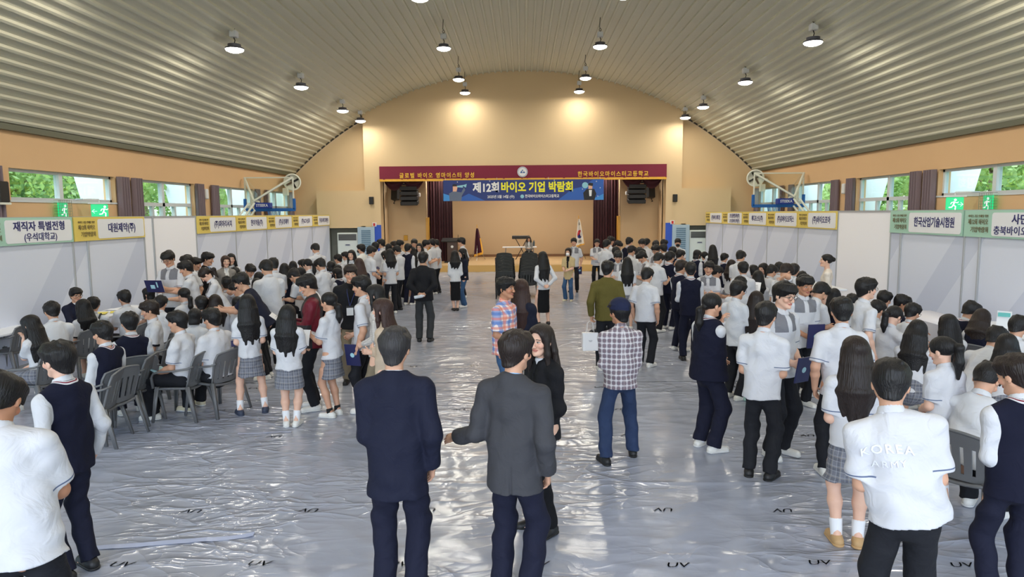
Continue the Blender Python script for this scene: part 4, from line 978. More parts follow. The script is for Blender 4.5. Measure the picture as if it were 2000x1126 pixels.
    bang = .034; down = lambda q,l: q+nrm(T@np.array([0,-.06,-1])*.6+np.array([0,0,-.6]))*l*s
    if hair[0] in 'ms':     # short
        HE((0,-.016,.034),(.091,.110,.094)); HE((0,.050,.053),(.071,.054,.047),.04); f.cone(hl(0,-.040,.0),hl(0,-.046,-.070),.073*hs,.056*hs,.03)
        for i in range(11):
            a=i*.571*2+seed; e_=.55+.35*sin(i*2.3+seed); HE((.072*cos(a)*cos(e_),-.012+.088*sin(a)*cos(e_),.034+.076*sin(e_)),(.026,.030,.021),.02)
        f.plane(hl(0,.02,-.020),Hm@nrm((0,.66,-1.)))
        f.box(hl(0,.135,-.062+(.02 if 'f' in hair else 0)),np.array((.062,.075,.098))*hs,.025*hs,.012,'s',AH)
        f.box(hl(0,.07,-.10),np.array((.12,.062,.10))*hs,.02*hs,.01,'s',AH)
        if 'u' in hair: f.box(hl(0,.12,-.02),np.array((.058,.06,.10))*hs,.03*hs,.012,'s',AH)
        rs_ = np.random.RandomState(NP)
        for i in range(17):
            a = -1.75+3.5*i/16+rs_.uniform(-.08,.08); fr0 = cos(a)
            if fr0>.25: e_ = (.076*sin(a)*1.02, .012+.086*fr0, rs_.uniform(.026,.048)+(.018 if 'u' in hair else 0))
            else: e_ = (.082*sin(a), .012+.09*fr0, rs_.uniform(-.028,-.006)+.45*(.09*fr0))
            s0 = (.050*sin(a),.02+.055*fr0,.098); m0 = (.078*sin(a),.014+.088*fr0,.062)
            f.cone(hl(*s0),hl(*m0),.020*hs,.017*hs,.008).cone(hl(*m0),hl(*e_),.016*hs,.007*hs,.006)
        for i in range(7):
            a = rs_.uniform(0,6.28); q = (.045*cos(a),-.02+.055*sin(a)); f.cone(hl(q[0]*.5,q[1]*.5,.118),hl(q[0]*1.3,q[1]*1.3,.096+.008*rs_.rand()),.016*hs,.013*hs,.008)
    else:
        HE((0,-.016,.034),(.089,.110,.092)); 
        if hair[0] in 'lb': HE((0,.03,.055),(.078,.066,.055),.03)
        if hair[0]=='b':
            f.cone(hl(0,-.035,0),hl(0,-.045,-.085),.080*hs,.078*hs,.03,fr=(AH,np.array([1,.85,1]))); f.plane(hl(0,0,-.115),Hm@np.array((0,.1,-1.)))
            for q in (-1,1): f.cone(hl(q*.072,.03,.0),hl(q*.074,.035,-.085),.026*hs,.018*hs,.02)
        elif hair[0]=='l':
            ln = .47 if 'x' in hair else .30; Hz = rz(R(hy)); f.cone(hl(0,-.030,.01),hl(0,-.034,-.10),.074*hs,.066*hs,.03,fr=(AH,np.array([1,.85,1])))
            for i in range(9):
                th = -1+i*.25; ww = 1-th*th; n0 = hl(th*.066,-.038-.044*ww,.02); n1 = hl(th*.086,-.046-.040*ww,-.085); n2 = down(n1,ln*.45)+Hz@T@np.array([th*.030,-.02-.022*ww,0])*s; n3 = down(n2,ln*(.50+.10*sin(i*2.1+seed)))+Hz@T@np.array([-th*.016+.006*sin(i*3+seed),.008,0])*s
                f.cone(n0,n1,.033*hs,.032*hs,.012).cone(n1,n2,.032*hs,.032*hs,.012).cone(n2,n3,.032*hs,.015*hs,.022)
            for q in (-1,1):
                a = hl(q*.070,.028,.01); b_ = hl(q*.078,.028,-.10); f.cone(a,b_,.027*hs,.024*hs,.02).cone(b_,down(b_,.16)+T@np.array([q*.012,.0,0]),.024*hs,.014*hs,.02)
        elif hair[0]=='p':
            tz = .045 if 'h' in hair else -.03
            a = hl(0,-.108,tz); b_ = hl(0,-.150,tz-.035); c = down(b_,.14); e = down(c,.16 if 'x' in hair else .08); f.cone(hl(0,-.085,tz),a,.03*hs,.024*hs,.02).cone(a,b_,.022*hs,.036*hs,.012).cone(b_,c,.036*hs,.040*hs,.02).cone(c,e,.040*hs,.014*hs,.02)
        elif hair[0]=='n':
            HE((0,-.125,.03),(.042,.036,.042),.012); HE((.03,-.14,.045),(.02,.02,.02),.01)
        if hair[0] in 'pn': f.plane(hl(0,.0,-.03),Hm@nrm((0,.75,-1.))) if hair[0]=='n' else None
        if hair[0]=='p': f.box(hl(0,.03,-.13),np.array((.14,.10,.085))*hs,.03*hs,.01,'s',AH)
        f.box(hl(0,.140,-.060+(.0 if 'f' in hair else .012)),np.array((.056,.085,.102))*hs,.032*hs,.012,'s',AH)
        if 'u' in hair: f.box(hl(0,.125,-.02),np.array((.05,.06,.10))*hs,.03*hs,.012,'s',AH)
    V,Q = skin(f,vh*1.15,None,None,0,.0012,seed); hv = ((V-hc_)@Hm)/hs
    link('hair', raw_mesh('hair',V,Q,[HR[hc]],None,{'hp':hv}), root)
    # ---- shirt
    def garment(infl, hem, sl, flare=1.0, sleeves=True, neck=None, q=.70, kk=.05):
        g = Field(); i = infl*s; hz = hem
        bw = wd*(sf if fem else 1); F1 = fl(q)
        g.cone(tl(0,0,hz-.08),tl(0,.0,.12),(.164*s*wd+i)*flare,.146*s*bw+i,kk,fr=fl(.80)).cone(tl(0,.0,.12),tl(0,.004,.34),.146*s*bw+i,.154*s*bw+i,kk,fr=F1)
        for q_ in (-1,1): g.cone(tl(q_*.055,-.012,.485),tl(q_*(sw/s-.022),-.008,.432),.044*s+i,.049*s+i,.045)
        g.cone(tl(0,-.03,.36),tl(0,-.035,.44),.10*s+i,.09*s+i,.05,fr=F1)
        cuffs = []
        for sx,S,E,Wp,code in arm:
            if not sleeves: continue
            if sl=='short':
                d = nrm(E-S); e = S+(E-S)*.82; g.cone(S,E,(.055*s+i)*wd**.6,(.066*s+i)*wd**.6,.04,cut=[(e,d)]); cuffs.append((S,e,d))
            else:
                d = nrm(Wp-E); e = E+(Wp-E)*(.93 if suit else .98); g.cone(S,E,(.053*s+i)*wd**.5,.046*s+i*.9,.04).cone(E,Wp+d*.05,.046*s+i*.9,.036*s+i*.7,.03,cut=[(e,d)]); cuffs.append((E,e,d))
        g.p.append(('p',tl(0,0,hz),-(T@np.array([0,0,1.])),None,None,0,'i',None,None)) if lean<25 or True else 0
        return g,cuffs
    def hemfix(g, hem):
        # the hem plane must not cut hanging sleeves: applied only to the trunk
        pl = g.p.pop(); tr = []
        for p_ in g.p:
            if p_[0]=='c' and p_[7] is not None and p_[8] is None: p_ = p_[:8]+([(tl(0,0,hem),-(T@np.array([0,0,1.])))],)
            tr.append(p_)
        g.p = tr; return g
    def puv(V,bot_=False):
        L = (V-P)@T; ang = np.arctan2(L[:,0],-L[:,1]); return np.stack([ang*.17 if bot_ else L[:,0]+.4*L[:,1]*np.sign(L[:,0]),V[:,2],L[:,1]],-1)
    def pat(V,cuffs,yoke=True):
        x = np.ones(len(V)); 
        for A_,e,d in cuffs:
            t = (e-V)@d; pd = np.linalg.norm((V-e)+t[:,None]*d,axis=1); m = (pd<.11*s)&(t>-.01)&(t<.1); x = np.where(m,np.maximum(t,0),x)
        L = (V-P)@T/s; y = ((L[:,2]>.335)&(L[:,1]>.015)&(np.abs(L[:,0])>.03)&(np.abs(L[:,0])<.15)&(L[:,2]<.56)).astype(float) if yoke==True else np.zeros(len(V))
        if yoke=='open': y = ((np.abs(L[:,0])<.018+.09*np.clip(L[:,2]-.16,0,1))&(L[:,1]>0)&(L[:,2]>.16)).astype(float)
        if yoke=='mar': y = ((np.abs(L[:,0])<.10)|((L[:,1]>0)&(L[:,2]<.2))).astype(float)
        return np.stack([x,y,L[:,2]],-1)
    wrk = .0065 if Dm<10 else (.004 if Dm<14 else .002)
    hemz = (-.115 if not sit else -.04)+hemd
    if bot in 'SZ' or bot=='LS': hemz += .035
    base_top = top
    if top=='V': base_top = 'P'
    suit = top in ('navy','grey','blk','olive','beige','sand','gbl','dnv','mar','hood')
    if top in ('navy','grey'): hemz -= .07
    if top in ('beige','sand'): hemz -= .09
    inf = .012 if suit else (.004 if top!='V' else .0)
    if suit and wd>=1: inf += .002
    if top=='V': shem = .05
    else: shem = hemz
    g,cf = garment(inf,shem,'long' if islong else 'short',1.0 if top=='V' else 1.06 if not suit else 1.02)
    g = hemfix(g,shem)
    if collar=='auto': collar = 'shirt'
    nk0 = nb-nd*.042*s
    if suit: g.cone(nk0-nd*.01,nb-nd*.008,.076*s,.067*s,.03,cut=[(nb-nd*.004*s,nrm(nd+np.array([0,.35,0])))])
    # open V at the throat
    g.cone(nb+np.array([0,.075,.03])*s,nb+np.array([0,.105,-.06 if not suit else -.16])*s,.035*s,.008*s,.01,'s')
    if vent: g.box(tl(.03,-.150,hemz+.06),np.array((.004,.018,.13))*s,.001,.0,'s',np.array(T.T))
    V,Q = ck(g,vc,wrk*(1.0 if not suit else .8))
    nm = {'W':'shirt','B':'shirt','Y':'uniform_shirt','P':'shirt','V':'shirt','navy':'suit_jacket','grey':'suit_jacket','polo':'polo_shirt','chk':'check_shirt','mad':'check_shirt','cream':'blouse','tweed':'tweed_top','hood':'hooded_top','mar':'windbreaker'}.get(top,'jacket')
    so = link(nm, raw_mesh(nm,V,Q,[CL[base_top]],None,{'pat':pat(V,cf,'mar' if top=='mar' else 'open' if top in('sand','beige','gbl','blk','dnv') else True),'puv':puv(V)}), root)
    if not suit and collar!='none' and top not in ('polo','tweed'):
        f = Field(); dn_ = nrm(nd+np.array([0,.30,0])); c0 = nb+nd*.030*s; c1 = nb-nd*.018*s+np.array([0,.006,0])
        f.cone(c1-nd*.02,c0+nd*.01,.080*s,.057*s,.0,cut=[(c0,dn_),(c1,-dn_)]); f.cone(nb+np.array([0,.055,.04])*s,nb+np.array([0,.09,-.05])*s,.022*s,.006*s,.006,'s')
        V,Q = skin(f,vc*.7); link('collar', raw_mesh('collar',V,Q,[CL['P' if top=='V' else base_top]],None,{'pat':np.ones((len(V),3))*np.array([1,0,0]),'puv':puv(V)}), root)
    if suit and collar!='none':
        f = Field(); f.cone(nk0,nb+nd*.006,.064*s,.059*s,.02,cut=[(nb+nd*.016*s,nrm(nd+np.array([0,.25,0])))]); f.cone(nb+np.array([0,.04,-.05])*s,nb+np.array([0,.07,-.17])*s,.045*s,.05*s,.03,fr=(np.eye(3),np.array([1,.5,1])))
        V,Q = ck(f,vc*.8); link('collar', raw_mesh('collar',V,Q,[{'shirt':mcol,'blue':mcolb,'black':CL['L']}.get(collar,mcol)]), root)
    if top=='V':
        g,_ = garment(.013,hemz,'short',1.02,False); g = hemfix(g,hemz)
        ctr0,ctr1 = nb+nd*.05*s, nb-nd*.03*s
        g.cone(nb+nd*.06*s,nb-nd*.02*s,.058*s,.054*s,.012,'s'); g.cone(nb+np.array([0,.05,.02])*s,nb+np.array([0,.12,-.14])*s,.05*s,.006*s,.012,'s')
        V,Q = ck(g,vc,wrk*.7)
        q = V-(nb+nd*.06*s); t = np.clip(-(q@nd),0,.08*s); dn = np.linalg.norm(q+t[:,None]*nd,axis=1)-.058*s
        pt = np.stack([np.where(dn<.06,dn+.002,1),np.zeros(len(V)),np.zeros(len(V))],-1)
        link('knit_vest', raw_mesh('knit_vest',V,Q,[CL['V']],None,{'pat':pt,'puv':puv(V)}), root)
    # ---- lower garment
    f = Field(); bm = {'LS':'L'}.get(bot,bot)
    if bot in ('S','Z','LS'):
        ln = skl if bot!='LS' else .62
        if sit:
            f.cone(P+np.array([0,0,.06]),P+np.array([0,0,-.01]),.135*s,.15*s,.03,fr=(np.eye(3),np.array([1,.8,1])))
            for sx,hj,kn,A_ in legs: f.cone(hj+np.array([0,0,.01]),hj+(kn-hj)*.8,.095*s,.085*s,.06,cut=[(hj+(kn-hj)*.82,nrm(kn-hj))])
            f.cone((legs[0][1]+legs[1][1])/2,(legs[0][2]+legs[1][2])/2*.8+.2*P,.08*s,.07*s,.06,cut=[(hj+(kn-hj)*.82,nrm(kn-hj))])
        else:
            b = P+np.array([0,0,-ln*s]); f.cone(tl(0,0,.10),P+np.array([0,0,-.06])*s,.112*s*wd,.138*s*wd,.04,fr=(np.eye(3),np.array([1,.76,1]))); f.cone(P+np.array([0,0,-.06])*s,b+np.array([0,0,-.1]),.140*s*wd,(.185 if bot!='LS' else .145)*s*wd,.04,fr=(np.eye(3),np.array([1,.76,1])),cut=[(b,(0,0,-1))])
        nm = 'plaid_skirt' if bot!='LS' else 'long_skirt'
    else:
        nm = 'jeans' if bot in 'JD' else 'trousers'
        f.cone(tl(0,0,.08),P+np.array([0,-.0,-.03])*s,.112*s*wd,.130*s*wd,.03,fr=(np.eye(3),np.array([1,.74,1])))
        for sx,hj,kn,A_ in legs:
            e = A_+nrm(A_-kn)*.012; wq = wd**.6*(1.0 if not fem else .96)*(1.1 if top in ('navy','grey') else 1)
            f.cone(hj+(np.array([-sx*.012,0,-.03]) if not sit else np.array([0,0,.005])),kn,(.082 if not sit else .094)*s*wq,(.068 if not sit else .074)*s*wq,.03).cone(kn,A_+nrm(A_-kn)*.06,.070*s*wq,(.062 if bot!='J' else .074)*s*wq,.03,cut=[(e,nrm(A_-kn))])
    V,Q = ck(f,vc*1.1,wrk)
    link(nm, raw_mesh(nm,V,Q,[CL[bm]],None,{'pat':np.ones((len(V),3)),'puv':puv(V,True)}), root)
    # ---- shoes and socks
    if shoe:
        for sx,hj,kn,A_ in legs:
            o2 = np.array([A_[0],A_[1],0.]); tdir = nrm(np.array([sx*.22,1,0])); f = Field(); r_ = .043*s
            h = o2-tdir*.035*s+np.array([0,0,.040*s]); tt = o2+tdir*.145*s+np.array([0,0,.030*s]); f.cone(h,tt,r_,.036*s,.02).cone(o2+np.array([0,0,.05*s]),o2+np.array([0,0,.095*s]),.044*s,.042*s,.02,cut=[(o2+np.array([0,0,.085*s]),(0,0,1))]).plane((0,0,.004),(0,0,-1)); f.p[-2],f.p[-1] = f.p[-2],f.p[-1]
            V,Q = skin(f,vc*.8)
            sh = link('shoe', raw_mesh('shoe',V,Q,[SHM[shoe]]), root)
            if Dm<12:
                g = Field(); g.cone(h+np.array([0,0,-.02])*s,tt+np.array([0,0,-.012])*s,r_*1.08,.040*s,.02).plane((0,0,.002),(0,0,-1)).plane((0,0,.022),(0,0,1)); V,Q = skin(g,vc*.8)
                if len(V): link('sole', raw_mesh('sole',V,Q,[SHM['sole' if shoe in 'wc' else shoe]]), sh)
            if sock:
                f = Field(); f.cone(A_+np.array([0,.01,-.02]),A_+nrm(kn-A_)*(.12 if sock=='w' else .05),.042*s*wd**.4,(.049 if sock=='w' else .044)*s*wd**.5,.01,cut=[(A_+nrm(kn-A_)*(.12 if sock=='w' else .05),nrm(kn-A_))]); V,Q = skin(f,vc*.8); link('sock', raw_mesh('sock',V,Q,[msock if sock=='w' else msockk]), root)
    M4 = Matrix(((Hm[0][0]*hs,Hm[0][1]*hs,Hm[0][2]*hs,hc_[0]),(Hm[1][0]*hs,Hm[1][1]*hs,Hm[1][2]*hs,hc_[1]),(Hm[2][0]*hs,Hm[2][1]*hs,Hm[2][2]*hs,hc_[2]),(0,0,0,1)))
    if gl:
        m = MB()
        for q in (-1,1):
            m.tube([(q*.034+.024*cos(a),.103-.25*abs(q*.034+.024*cos(a))**1.5,-.002+.019*sin(a)) for a in np.linspace(0,2*pi,17)],.0022,5,cap=False)
            m.tube([(q*.058,.098,.004),(q*.079,.07,.004),(q*.082,-.01,.0)],.0022,5)
        m.tube([(-.011,.104,.002),(.011,.104,.002)],.002,5); m.build('glasses', mgf, root, M=M4)
    if mask:
        f = Field(); f.ell((0,.062,-.058),(.055,.052,.048),.02).ell((0,.09,-.05),(.03,.035,.035),.03); V,Q = skin(f,.007); link('face_mask', raw_mesh('face_mask',V,Q,[mmaskk if mask=='k' else mmaskw]), root, M=M4)
    if cap:
        f = Field(); f.ell((0,-.012,.048),(.097,.118,.098),.02).plane((0,0,.030),(0,.12,-1)); f.cone((0,.10,.045),(0,.165,.030),.07,.055,.01,fr=(np.eye(3),np.array([1,1,.12]))); f.p[-1],f.p[-2] = f.p[-2],f.p[-1]; V,Q = skin(f,.006); link('cap', raw_mesh('cap',V,Q,[mcap],None,{'pat':np.ones((len(V),3)),'puv':V}), root, M=M4)
    if badge:
        m = MB(); c = tl(.03,.20,.16); m.box(c,(.048,.004,.065),bev=.003); bd = m.build('name_badge', mw_, root)
        m = MB(); m.box(c+np.array([0,-.001,.06]),(.05,.006,.014)); m.build('badge_clip', mdk, bd)
        m = MB(); m.tube([c+np.array([0,0,.07]),tl(-.05,.13,.42),tl(-.06,.03,.52)],.005,4); m.tube([c+np.array([0,0,.07]),tl(.06,.13,.42),tl(.06,.03,.52)],.005,4); m.build('lanyard', mat('navy_lanyard',(40,52,104),.7), root)
    if pack:
        f = Field(); f.cone(tl(0,-.19,.12),tl(0,-.19,.38),.13*s,.12*s,.02,fr=fl(.55)); V,Q = skin(f,vc); pk = link('backpack', raw_mesh('backpack',V,Q,[CL['blk']],None,{'pat':np.ones((len(V),3)),'puv':V}), root)
        m = MB(); [m.tube([tl(q*.09,-.16,.42),tl(q*.12,-.05,.535),tl(q*.12,.10,.46),tl(q*.13,.08,.2)],.016,6,flat=.4) for q in (-1,1)]; m.build('strap', mdk, pk)
    wh = [Rw@h+loc for h in hands]
    info = dict(root=root,loc=loc,yaw=ya,hands=wh,D=Dm,H=H,head=Rw@hc_+loc,T=T,Rw=Rw,P=P,s=s); INFO.append((label,round(H,2),round(float(loc[1]),1))); return info
# ================================================================ CHAIRS AND CARRIED THINGS
mch = mat('grey_moulded_plastic',(104,105,107),.34,spec=.5); mchd = mat('black_moulded_plastic',(50,52,52),.38,spec=.5)
def build_chair(m_, name, label, group):
    t = empty(name,(0,0,-50),0,label,'chair',group)
    def seat(u,v,dz=0):
        x = (u-.5)*2; y = (v-.5)*2; w_ = .225-.015*(1-v)
        return (x*w_, y*.21+.01, .43-.025*(1-x*x)*(1-.6*v*v)-.02*max(0,v-.85)/.15*1-dz)
    m = MB(); m.grid(lambda u,v: seat(u,v),12,12); m.grid(lambda u,v: seat(u,1-v,.012),12,12)
    rim = [seat(u,0) for u in np.linspace(0,1,8)]+[seat(1,v) for v in np.linspace(0,1,8)]+[seat(u,1) for u in np.linspace(1,0,8)]+[seat(0,v) for v in np.linspace(1,0,8)]
    m.tube([np.array(p)-np.array((0,0,.015)) for p in rim],(.016),6,cap=False); m.build('seat', m_, t, flat=False)
    def bk(u,v,o=0):   # back surface: u across, v up
        x = (u-.5)*2; w_ = .215+.035*v-.05*max(0,v-.7)**2*8; y = -.20-.10*v-.015*v*v+.035*x*x
        return (x*w_, y-o, .42+.41*v-.03*x*x*v)
    m = MB()
    def patch(u0,u1,v0,v1,nu=4,nv=4):
        for o in (-.006,.006): m.grid(lambda a,b: bk(u0+(u1-u0)*a,v0+(v1-v0)*b,o),nu,nv)
        m.grid(lambda a,b: bk(u0 if a<.5 else u0,v0+(v1-v0)*b,-.006+.012*a),1,nv); m.grid(lambda a,b: bk(u1,v0+(v1-v0)*b,-.006+.012*a),1,nv)
        m.grid(lambda a,b: bk(u0+(u1-u0)*b,v0,-.006+.012*a),1,nu); m.grid(lambda a,b: bk(u0+(u1-u0)*b,v1,-.006+.012*a),1,nu)
    patch(0,1,.0,.14,12,2); patch(0,1,.70,1,12,4)
    for k in range(6): u0 = .0+k*.172; patch(u0,u0+.14 if k in (0,5) else u0+.115,.13,.72,2,6)
    m.tube([bk(0,v) for v in np.linspace(0,1,7)]+[bk(u,1) for u in np.linspace(.05,.95,11)]+[bk(1,v) for v in np.linspace(1,0,7)],.013,6)
    m.build('backrest', m_, t, flat=False)
    for sx in (-1,1):
        m = MB(); pts = [(sx*.235,-.27,.69),(sx*.262,-.20,.665),(sx*.275,-.05,.645),(sx*.278,.12,.635),(sx*.272,.20,.615),(sx*.262,.235,.56),(sx*.252,.225,.43)]
        m.tube(pts,[(.016,.014),(.024,.012),(.027,.012),(.027,.012),(.026,.013),(.024,.014),(.024,.018)],8); m.build('armrest', m_, t, flat=False)
        for sy,(y0,y1) in ((1,(.205,.25)),(-1,(-.20,-.30))):
            m = MB(); x0,x1 = sx*.225,sx*.275
            for k in (0,1):
                if k==0: m.tube([(x0,y0,.44),((x0+x1)/2,(y0+y1)/2,.22),(x1,y1,0)],[(.034,.009),(.028,.009),(.020,.008)],4,up=(0,sy,0))
                else: m.tube([(x0+sx*.014,y0-sy*.02,.44),((x0+x1)/2+sx*.012,(y0+y1)/2-sy*.016,.22),(x1+sx*.008,y1-sy*.012,0)],[(.034,.009),(.028,.009),(.020,.008)],4,up=(sx,0,0))
            m.build('leg', m_, t, flat=False)
    return t
def build_chair_simple(m_, name, label, group): return build_chair(m_, name, label, group)
chair0 = build_chair(mch,'plastic_armchair','x','grey plastic armchairs of the booths'); used0 = False
def chair(x,y,rot,label,z=0.,src=None,lean=0.):
    global used0
    if src is None:
        o = chair0 if not used0 else copy_tree(chair0); used0 = True
    else: o = copy_tree(src)
    o.location = (x,y,z); o.rotation_euler = (lean,0,rot); o['label'] = label; return o
def chair_under(i,label): 
    b = i['Rw']@np.array([0,-.0,0])+i['loc']; return chair(b[0]+i['Rw'][0][1]*.06,b[1]+i['Rw'][1][1]*.06,i['yaw'],label)
mnvb = mat('navy_booklet_cover',(38,40,84),.4); mpap = mat('white_paper',(238,238,240),.6); mcyb = mat('pale_cyan_print',(170,214,224),.5); mcyan = mat('cyan_board',(150,206,214),.5); mpr = mat('grey_print',(150,152,160),.6)
def hold(i,kind,label,off=(0,.02,.02),tilt=45,hand=None,yaw=0.,sz=(.15,.105)):
    """booklet or sheet held between the hands"""
    h = (i['hands'][0]+i['hands'][1])/2 if hand is None else i['hands'][hand]
    c = h+i['Rw']@np.array(off); Rm = i['Rw']@rz(R(yaw))@rx(R(tilt)); M_ = Matrix.Translation(c.tolist())@Matrix(Rm.tolist()).to_4x4()
    if kind=='navy':
        m = MB(); m.box((0,0,0),(sz[0],sz[1],.006),bev=.002); o = m.build('booklet', mpap, None, M=M_)
        m = MB(); m.box((0,0,-.0075),(sz[0]+.003,sz[1]+.003,.0015)); m.build('cover', mnvb, o)
        m = MB(); m.box((-.06,.03,-.0095),(.012,.05,.0005)); m.box((.03,-.01,-.0095),(.04,.035,.0005)); m.build('cover_print', mcyb, o)
    elif kind=='closed':
        m = MB(); m.box((0,0,0),(sz[0],sz[1],.008),bev=.002); o = m.build('booklet', mnvb, None, M=M_)
        m = MB(); m.lathe([(0,.0085),(.03,.0085),(.03,.009),(0,.009)],16); m.lathe([(0,-.009),(.03,-.009),(.03,-.0085),(0,-.0085)],16); m.build('emblem', mcyb, o)
    elif kind=='board':
        m = MB(); m.box((0,0,0),(sz[0],sz[1],.005),bev=.002); o = m.build('clipboard', mcyan, None, M=M_); m = MB(); m.box((.01,.01,.007),(sz[0]*.85,sz[1]*.8,.0012),rz(R(8))); m.build('paper', mpap, o)
    elif kind=='print':
        m = MB(); m.box((0,0,0),(sz[0],sz[1],.003)); o = m.build('leaflet', mcyb, None, M=M_); m = MB(); m.box((-.03,.04,.0038),(.09,.03,.0004)); m.box((.05,-.03,.0038),(.06,.04,.0004)); m.box((-.06,-.03,.0038),(.04,.03,.0004)); m.build('leaflet_print', mpap, o)
    else:
        m = MB(); m.grid(lambda u,v: ((u-.5)*2*sz[0],(v-.5)*2*sz[1],.02*sin(u*3)+.012*sin(v*4)),6,6); m.grid(lambda u,v: ((u-.5)*2*sz[0],(.5-v)*2*sz[1],.02*sin(u*3)+.012*sin((1-v)*4)-.002),6,6); o = m.build('paper_sheet', mpap, None, M=M_)
        m = MB(); [m.box((0,-.06+.025*k,.026),(sz[0]*.7,.003,.0004)) for k in range(5)]; m.build('print', mpr, o)
    return tag(o,label,{'navy':'booklet','closed':'booklet','board':'clipboard','print':'leaflet'}.get(kind,'paper'))
# ================================================================ PEOPLE
def fy(px,y): return float(on_z(px,y,0)[1])
p = person
# ---- the three talking in the foreground
a = p(770,637,-1,'navy','N','m','g','fr:dn','grey-haired man in a navy suit seen from behind, one arm hanging',H=1.77,wd=1.1,shoe='b',stance=.10,hp=4,hemd=-.05)
a = p(1008,643,-22,'grey','N','m','b','ht:dn','man in a charcoal jacket and blue collar, gesturing with an open hand',H=1.75,wd=1.04,shoe='b',collar='blue',hp=6,hy=-14,vent=True)
a = p(1056,631,128,'blk','L','lxu','b','fr','smiling woman in a black suit facing the man in charcoal jacket',H=1.64,sk=1,shoe='b',hp=2,hy=16)
# ---- bottom left
a = p(-4,728,16,'W','T','m','k','rd','student in a loose white shirt at the bottom left corner, head bowed',D=3.25,H=1.74,wd=1.14,lean=10,side=-9,hp=40,sk=2,stance=.14)
a = p(111,664,72,'V','N','m','k','dn','boy in a navy vest with striped neckline standing behind two empty chairs',D=4.5,shoe='b',hp=4,sk=1,sock='w')
# ---- three girls in plaid skirts
a = p(482,573,28,'W','S','lx','k','fr','long-haired girl in plaid skirt standing behind the boy on the end chair',D=fy(500,806),wd=1.06,shoe='s',sock='w',sk=1,stance=.17,hp=14)
hold(a,'closed','small dark case under the arm of the long-haired girl',(-.12,-.05,.06),60,0,0,(.06,.04))
a = p(561,594,6,'W','S','lx','k','rd','stocky girl with very long black hair and plaid skirt, papers in hand',D=fy(572,830),wd=1.18,shoe='w',sock='w',sk=1,stance=.07,hp=16,hroll=4)
hold(a,'paper','white sheet held by the stocky long-haired girl',(.02,.05,.05),55,None,0,(.16,.11))
a = p(641,569,66,'W','S','p','k','rd:fc','girl with a low ponytail and plaid skirt, pen raised to her chin',D=fy(640,812),shoe='w',sock='k',sk=0,stance=.08,hp=4)
hold(a,'paper','loose white papers held by the girl with a raised pen',(-.02,.03,.02),30,0,0,(.15,.11))
a = p(599,535,104,'mar','T','m','k','rd','boy in a maroon and black windbreaker looking down',H=1.74,wd=1.1,collar='none',hp=22,sk=0)
hold(a,'paper','open white pages in front of the maroon windbreaker',(0,.06,.03),50,None,0,(.14,.11))
a = p(684,515,196,'blk','K','m','b','dn','man in black jacket and khaki trousers wearing a name badge',H=1.76,wd=1.12,badge=True,collar='black',hp=8,shoe='b')
a = p(701,503,20,'dnv','T','l','r','fr','woman with long brown hair behind the man wearing a badge',H=1.62)
a = p(705,537,82,'Y','T','m','k','dn:fr','boy in grey-yoke shirt beside the man with a name badge, facing the booths',H=1.72,wd=1.05,hp=6,sock='w')
hold(a,'closed','dark booklet held at the hip by the boy in grey-yoke shirt',(0,.03,-.02),80,0,80,(.1,.14))
a = p(732,554,88,'tweed','K','l','k','fr','woman in a white tweed top with long black hair in profile',H=1.64,sk=1,shoe='c',hp=6)
a = p(746,581,80,'beige','K','l','r','cr','woman in a beige blazer with folded hands and brown hair',H=1.60,sk=1,shoe='w',hp=4)
# ---- left seated group, near
a = p(58,614,84,'W','S','lx','k','fc:lp','seated girl with long hair lifting her hand to her ear at the left edge',sit=True,hp=18,lean=6,sk=1,shoe='w'); chair_under(a,'grey plastic armchair under the girl with a hand at her ear')
a = p(100,588,52,'P','T','m','k','tb','seated boy in white shirt leaning toward the left-edge table',sit=True,hp=16,lean=10)
a = p(147,561,-120,'navy','N','m','k','tb','man in dark suit and glasses seated behind a booth table',sit=True,H=1.72,gl=True,hp=6,lean=6,D=11.9)
a = p(161,583,64,'B','S','l','k','lp','seated girl in white blouse with dark cuffs and long hair',sit=True,hp=10,sk=1,D=10.2); chair_under(a,'grey plastic armchair under the girl with dark cuffs')
a = p(181,579,22,'P','T','s','k','tb','seated student with a black backpack in front of the yellow papers',sit=True,hp=18,pack=True,D=10.8)
a = p(198,626,72,'V','N','m','k','lp','seated boy in navy vest with a leaflet on his lap',sit=True,hp=12); chair_under(a,'grey plastic armchair under the vest boy with a leaflet'); hold(a,'print','pale leaflet on the lap of the boy in a navy vest',(-.05,.0,.03),10,None,10,(.14,.10))
a = p(242,566,56,'P','T','m','k','tb','boy in white shirt seated at the table with yellow papers',sit=True,hp=14,lean=8,D=11.2)
a = p(252,608,40,'V','N','m','k','lp','seated boy in navy vest seen from behind, short rounded hair',sit=True,hp=8); chair_under(a,'grey plastic armchair under the vest boy with rounded hair')
a = p(289,560,84,'P','T','b','k','lp','seated girl with bobbed black hair in front of the blank white panel',sit=True,hp=6,sk=1,D=12.2)
a = p(313,576,8,'P','T','s','k','lp','seated student with cropped black hair before the booklet reader',sit=True,hp=14,D=11)
a = p(291,586,122,'B','T','m','b','lp','smiling seated boy turning his face back toward the camera',sit=True,hp=12,hy=-10,D=9.4,sk=0); chair_under(a,'grey plastic armchair under the smiling boy')
a = p(345,606,90,'W','T','m','k','lp','seated man in white shirt holding a pale blue leaflet on his knee',sit=True,wd=1.15,hp=6,lean=4,sock='w'); chair_under(a,'grey plastic armchair under the man with a pale blue leaflet'); hold(a,'print','pale blue printed leaflet on the knee of the seated man',(-.02,.05,.10),35,None,15,(.17,.12))
a = p(358,561,62,'P','T','p','k','lp','seated girl with a low ponytail in front of the bending girl',sit=True,hp=8,sk=1,D=11.2)
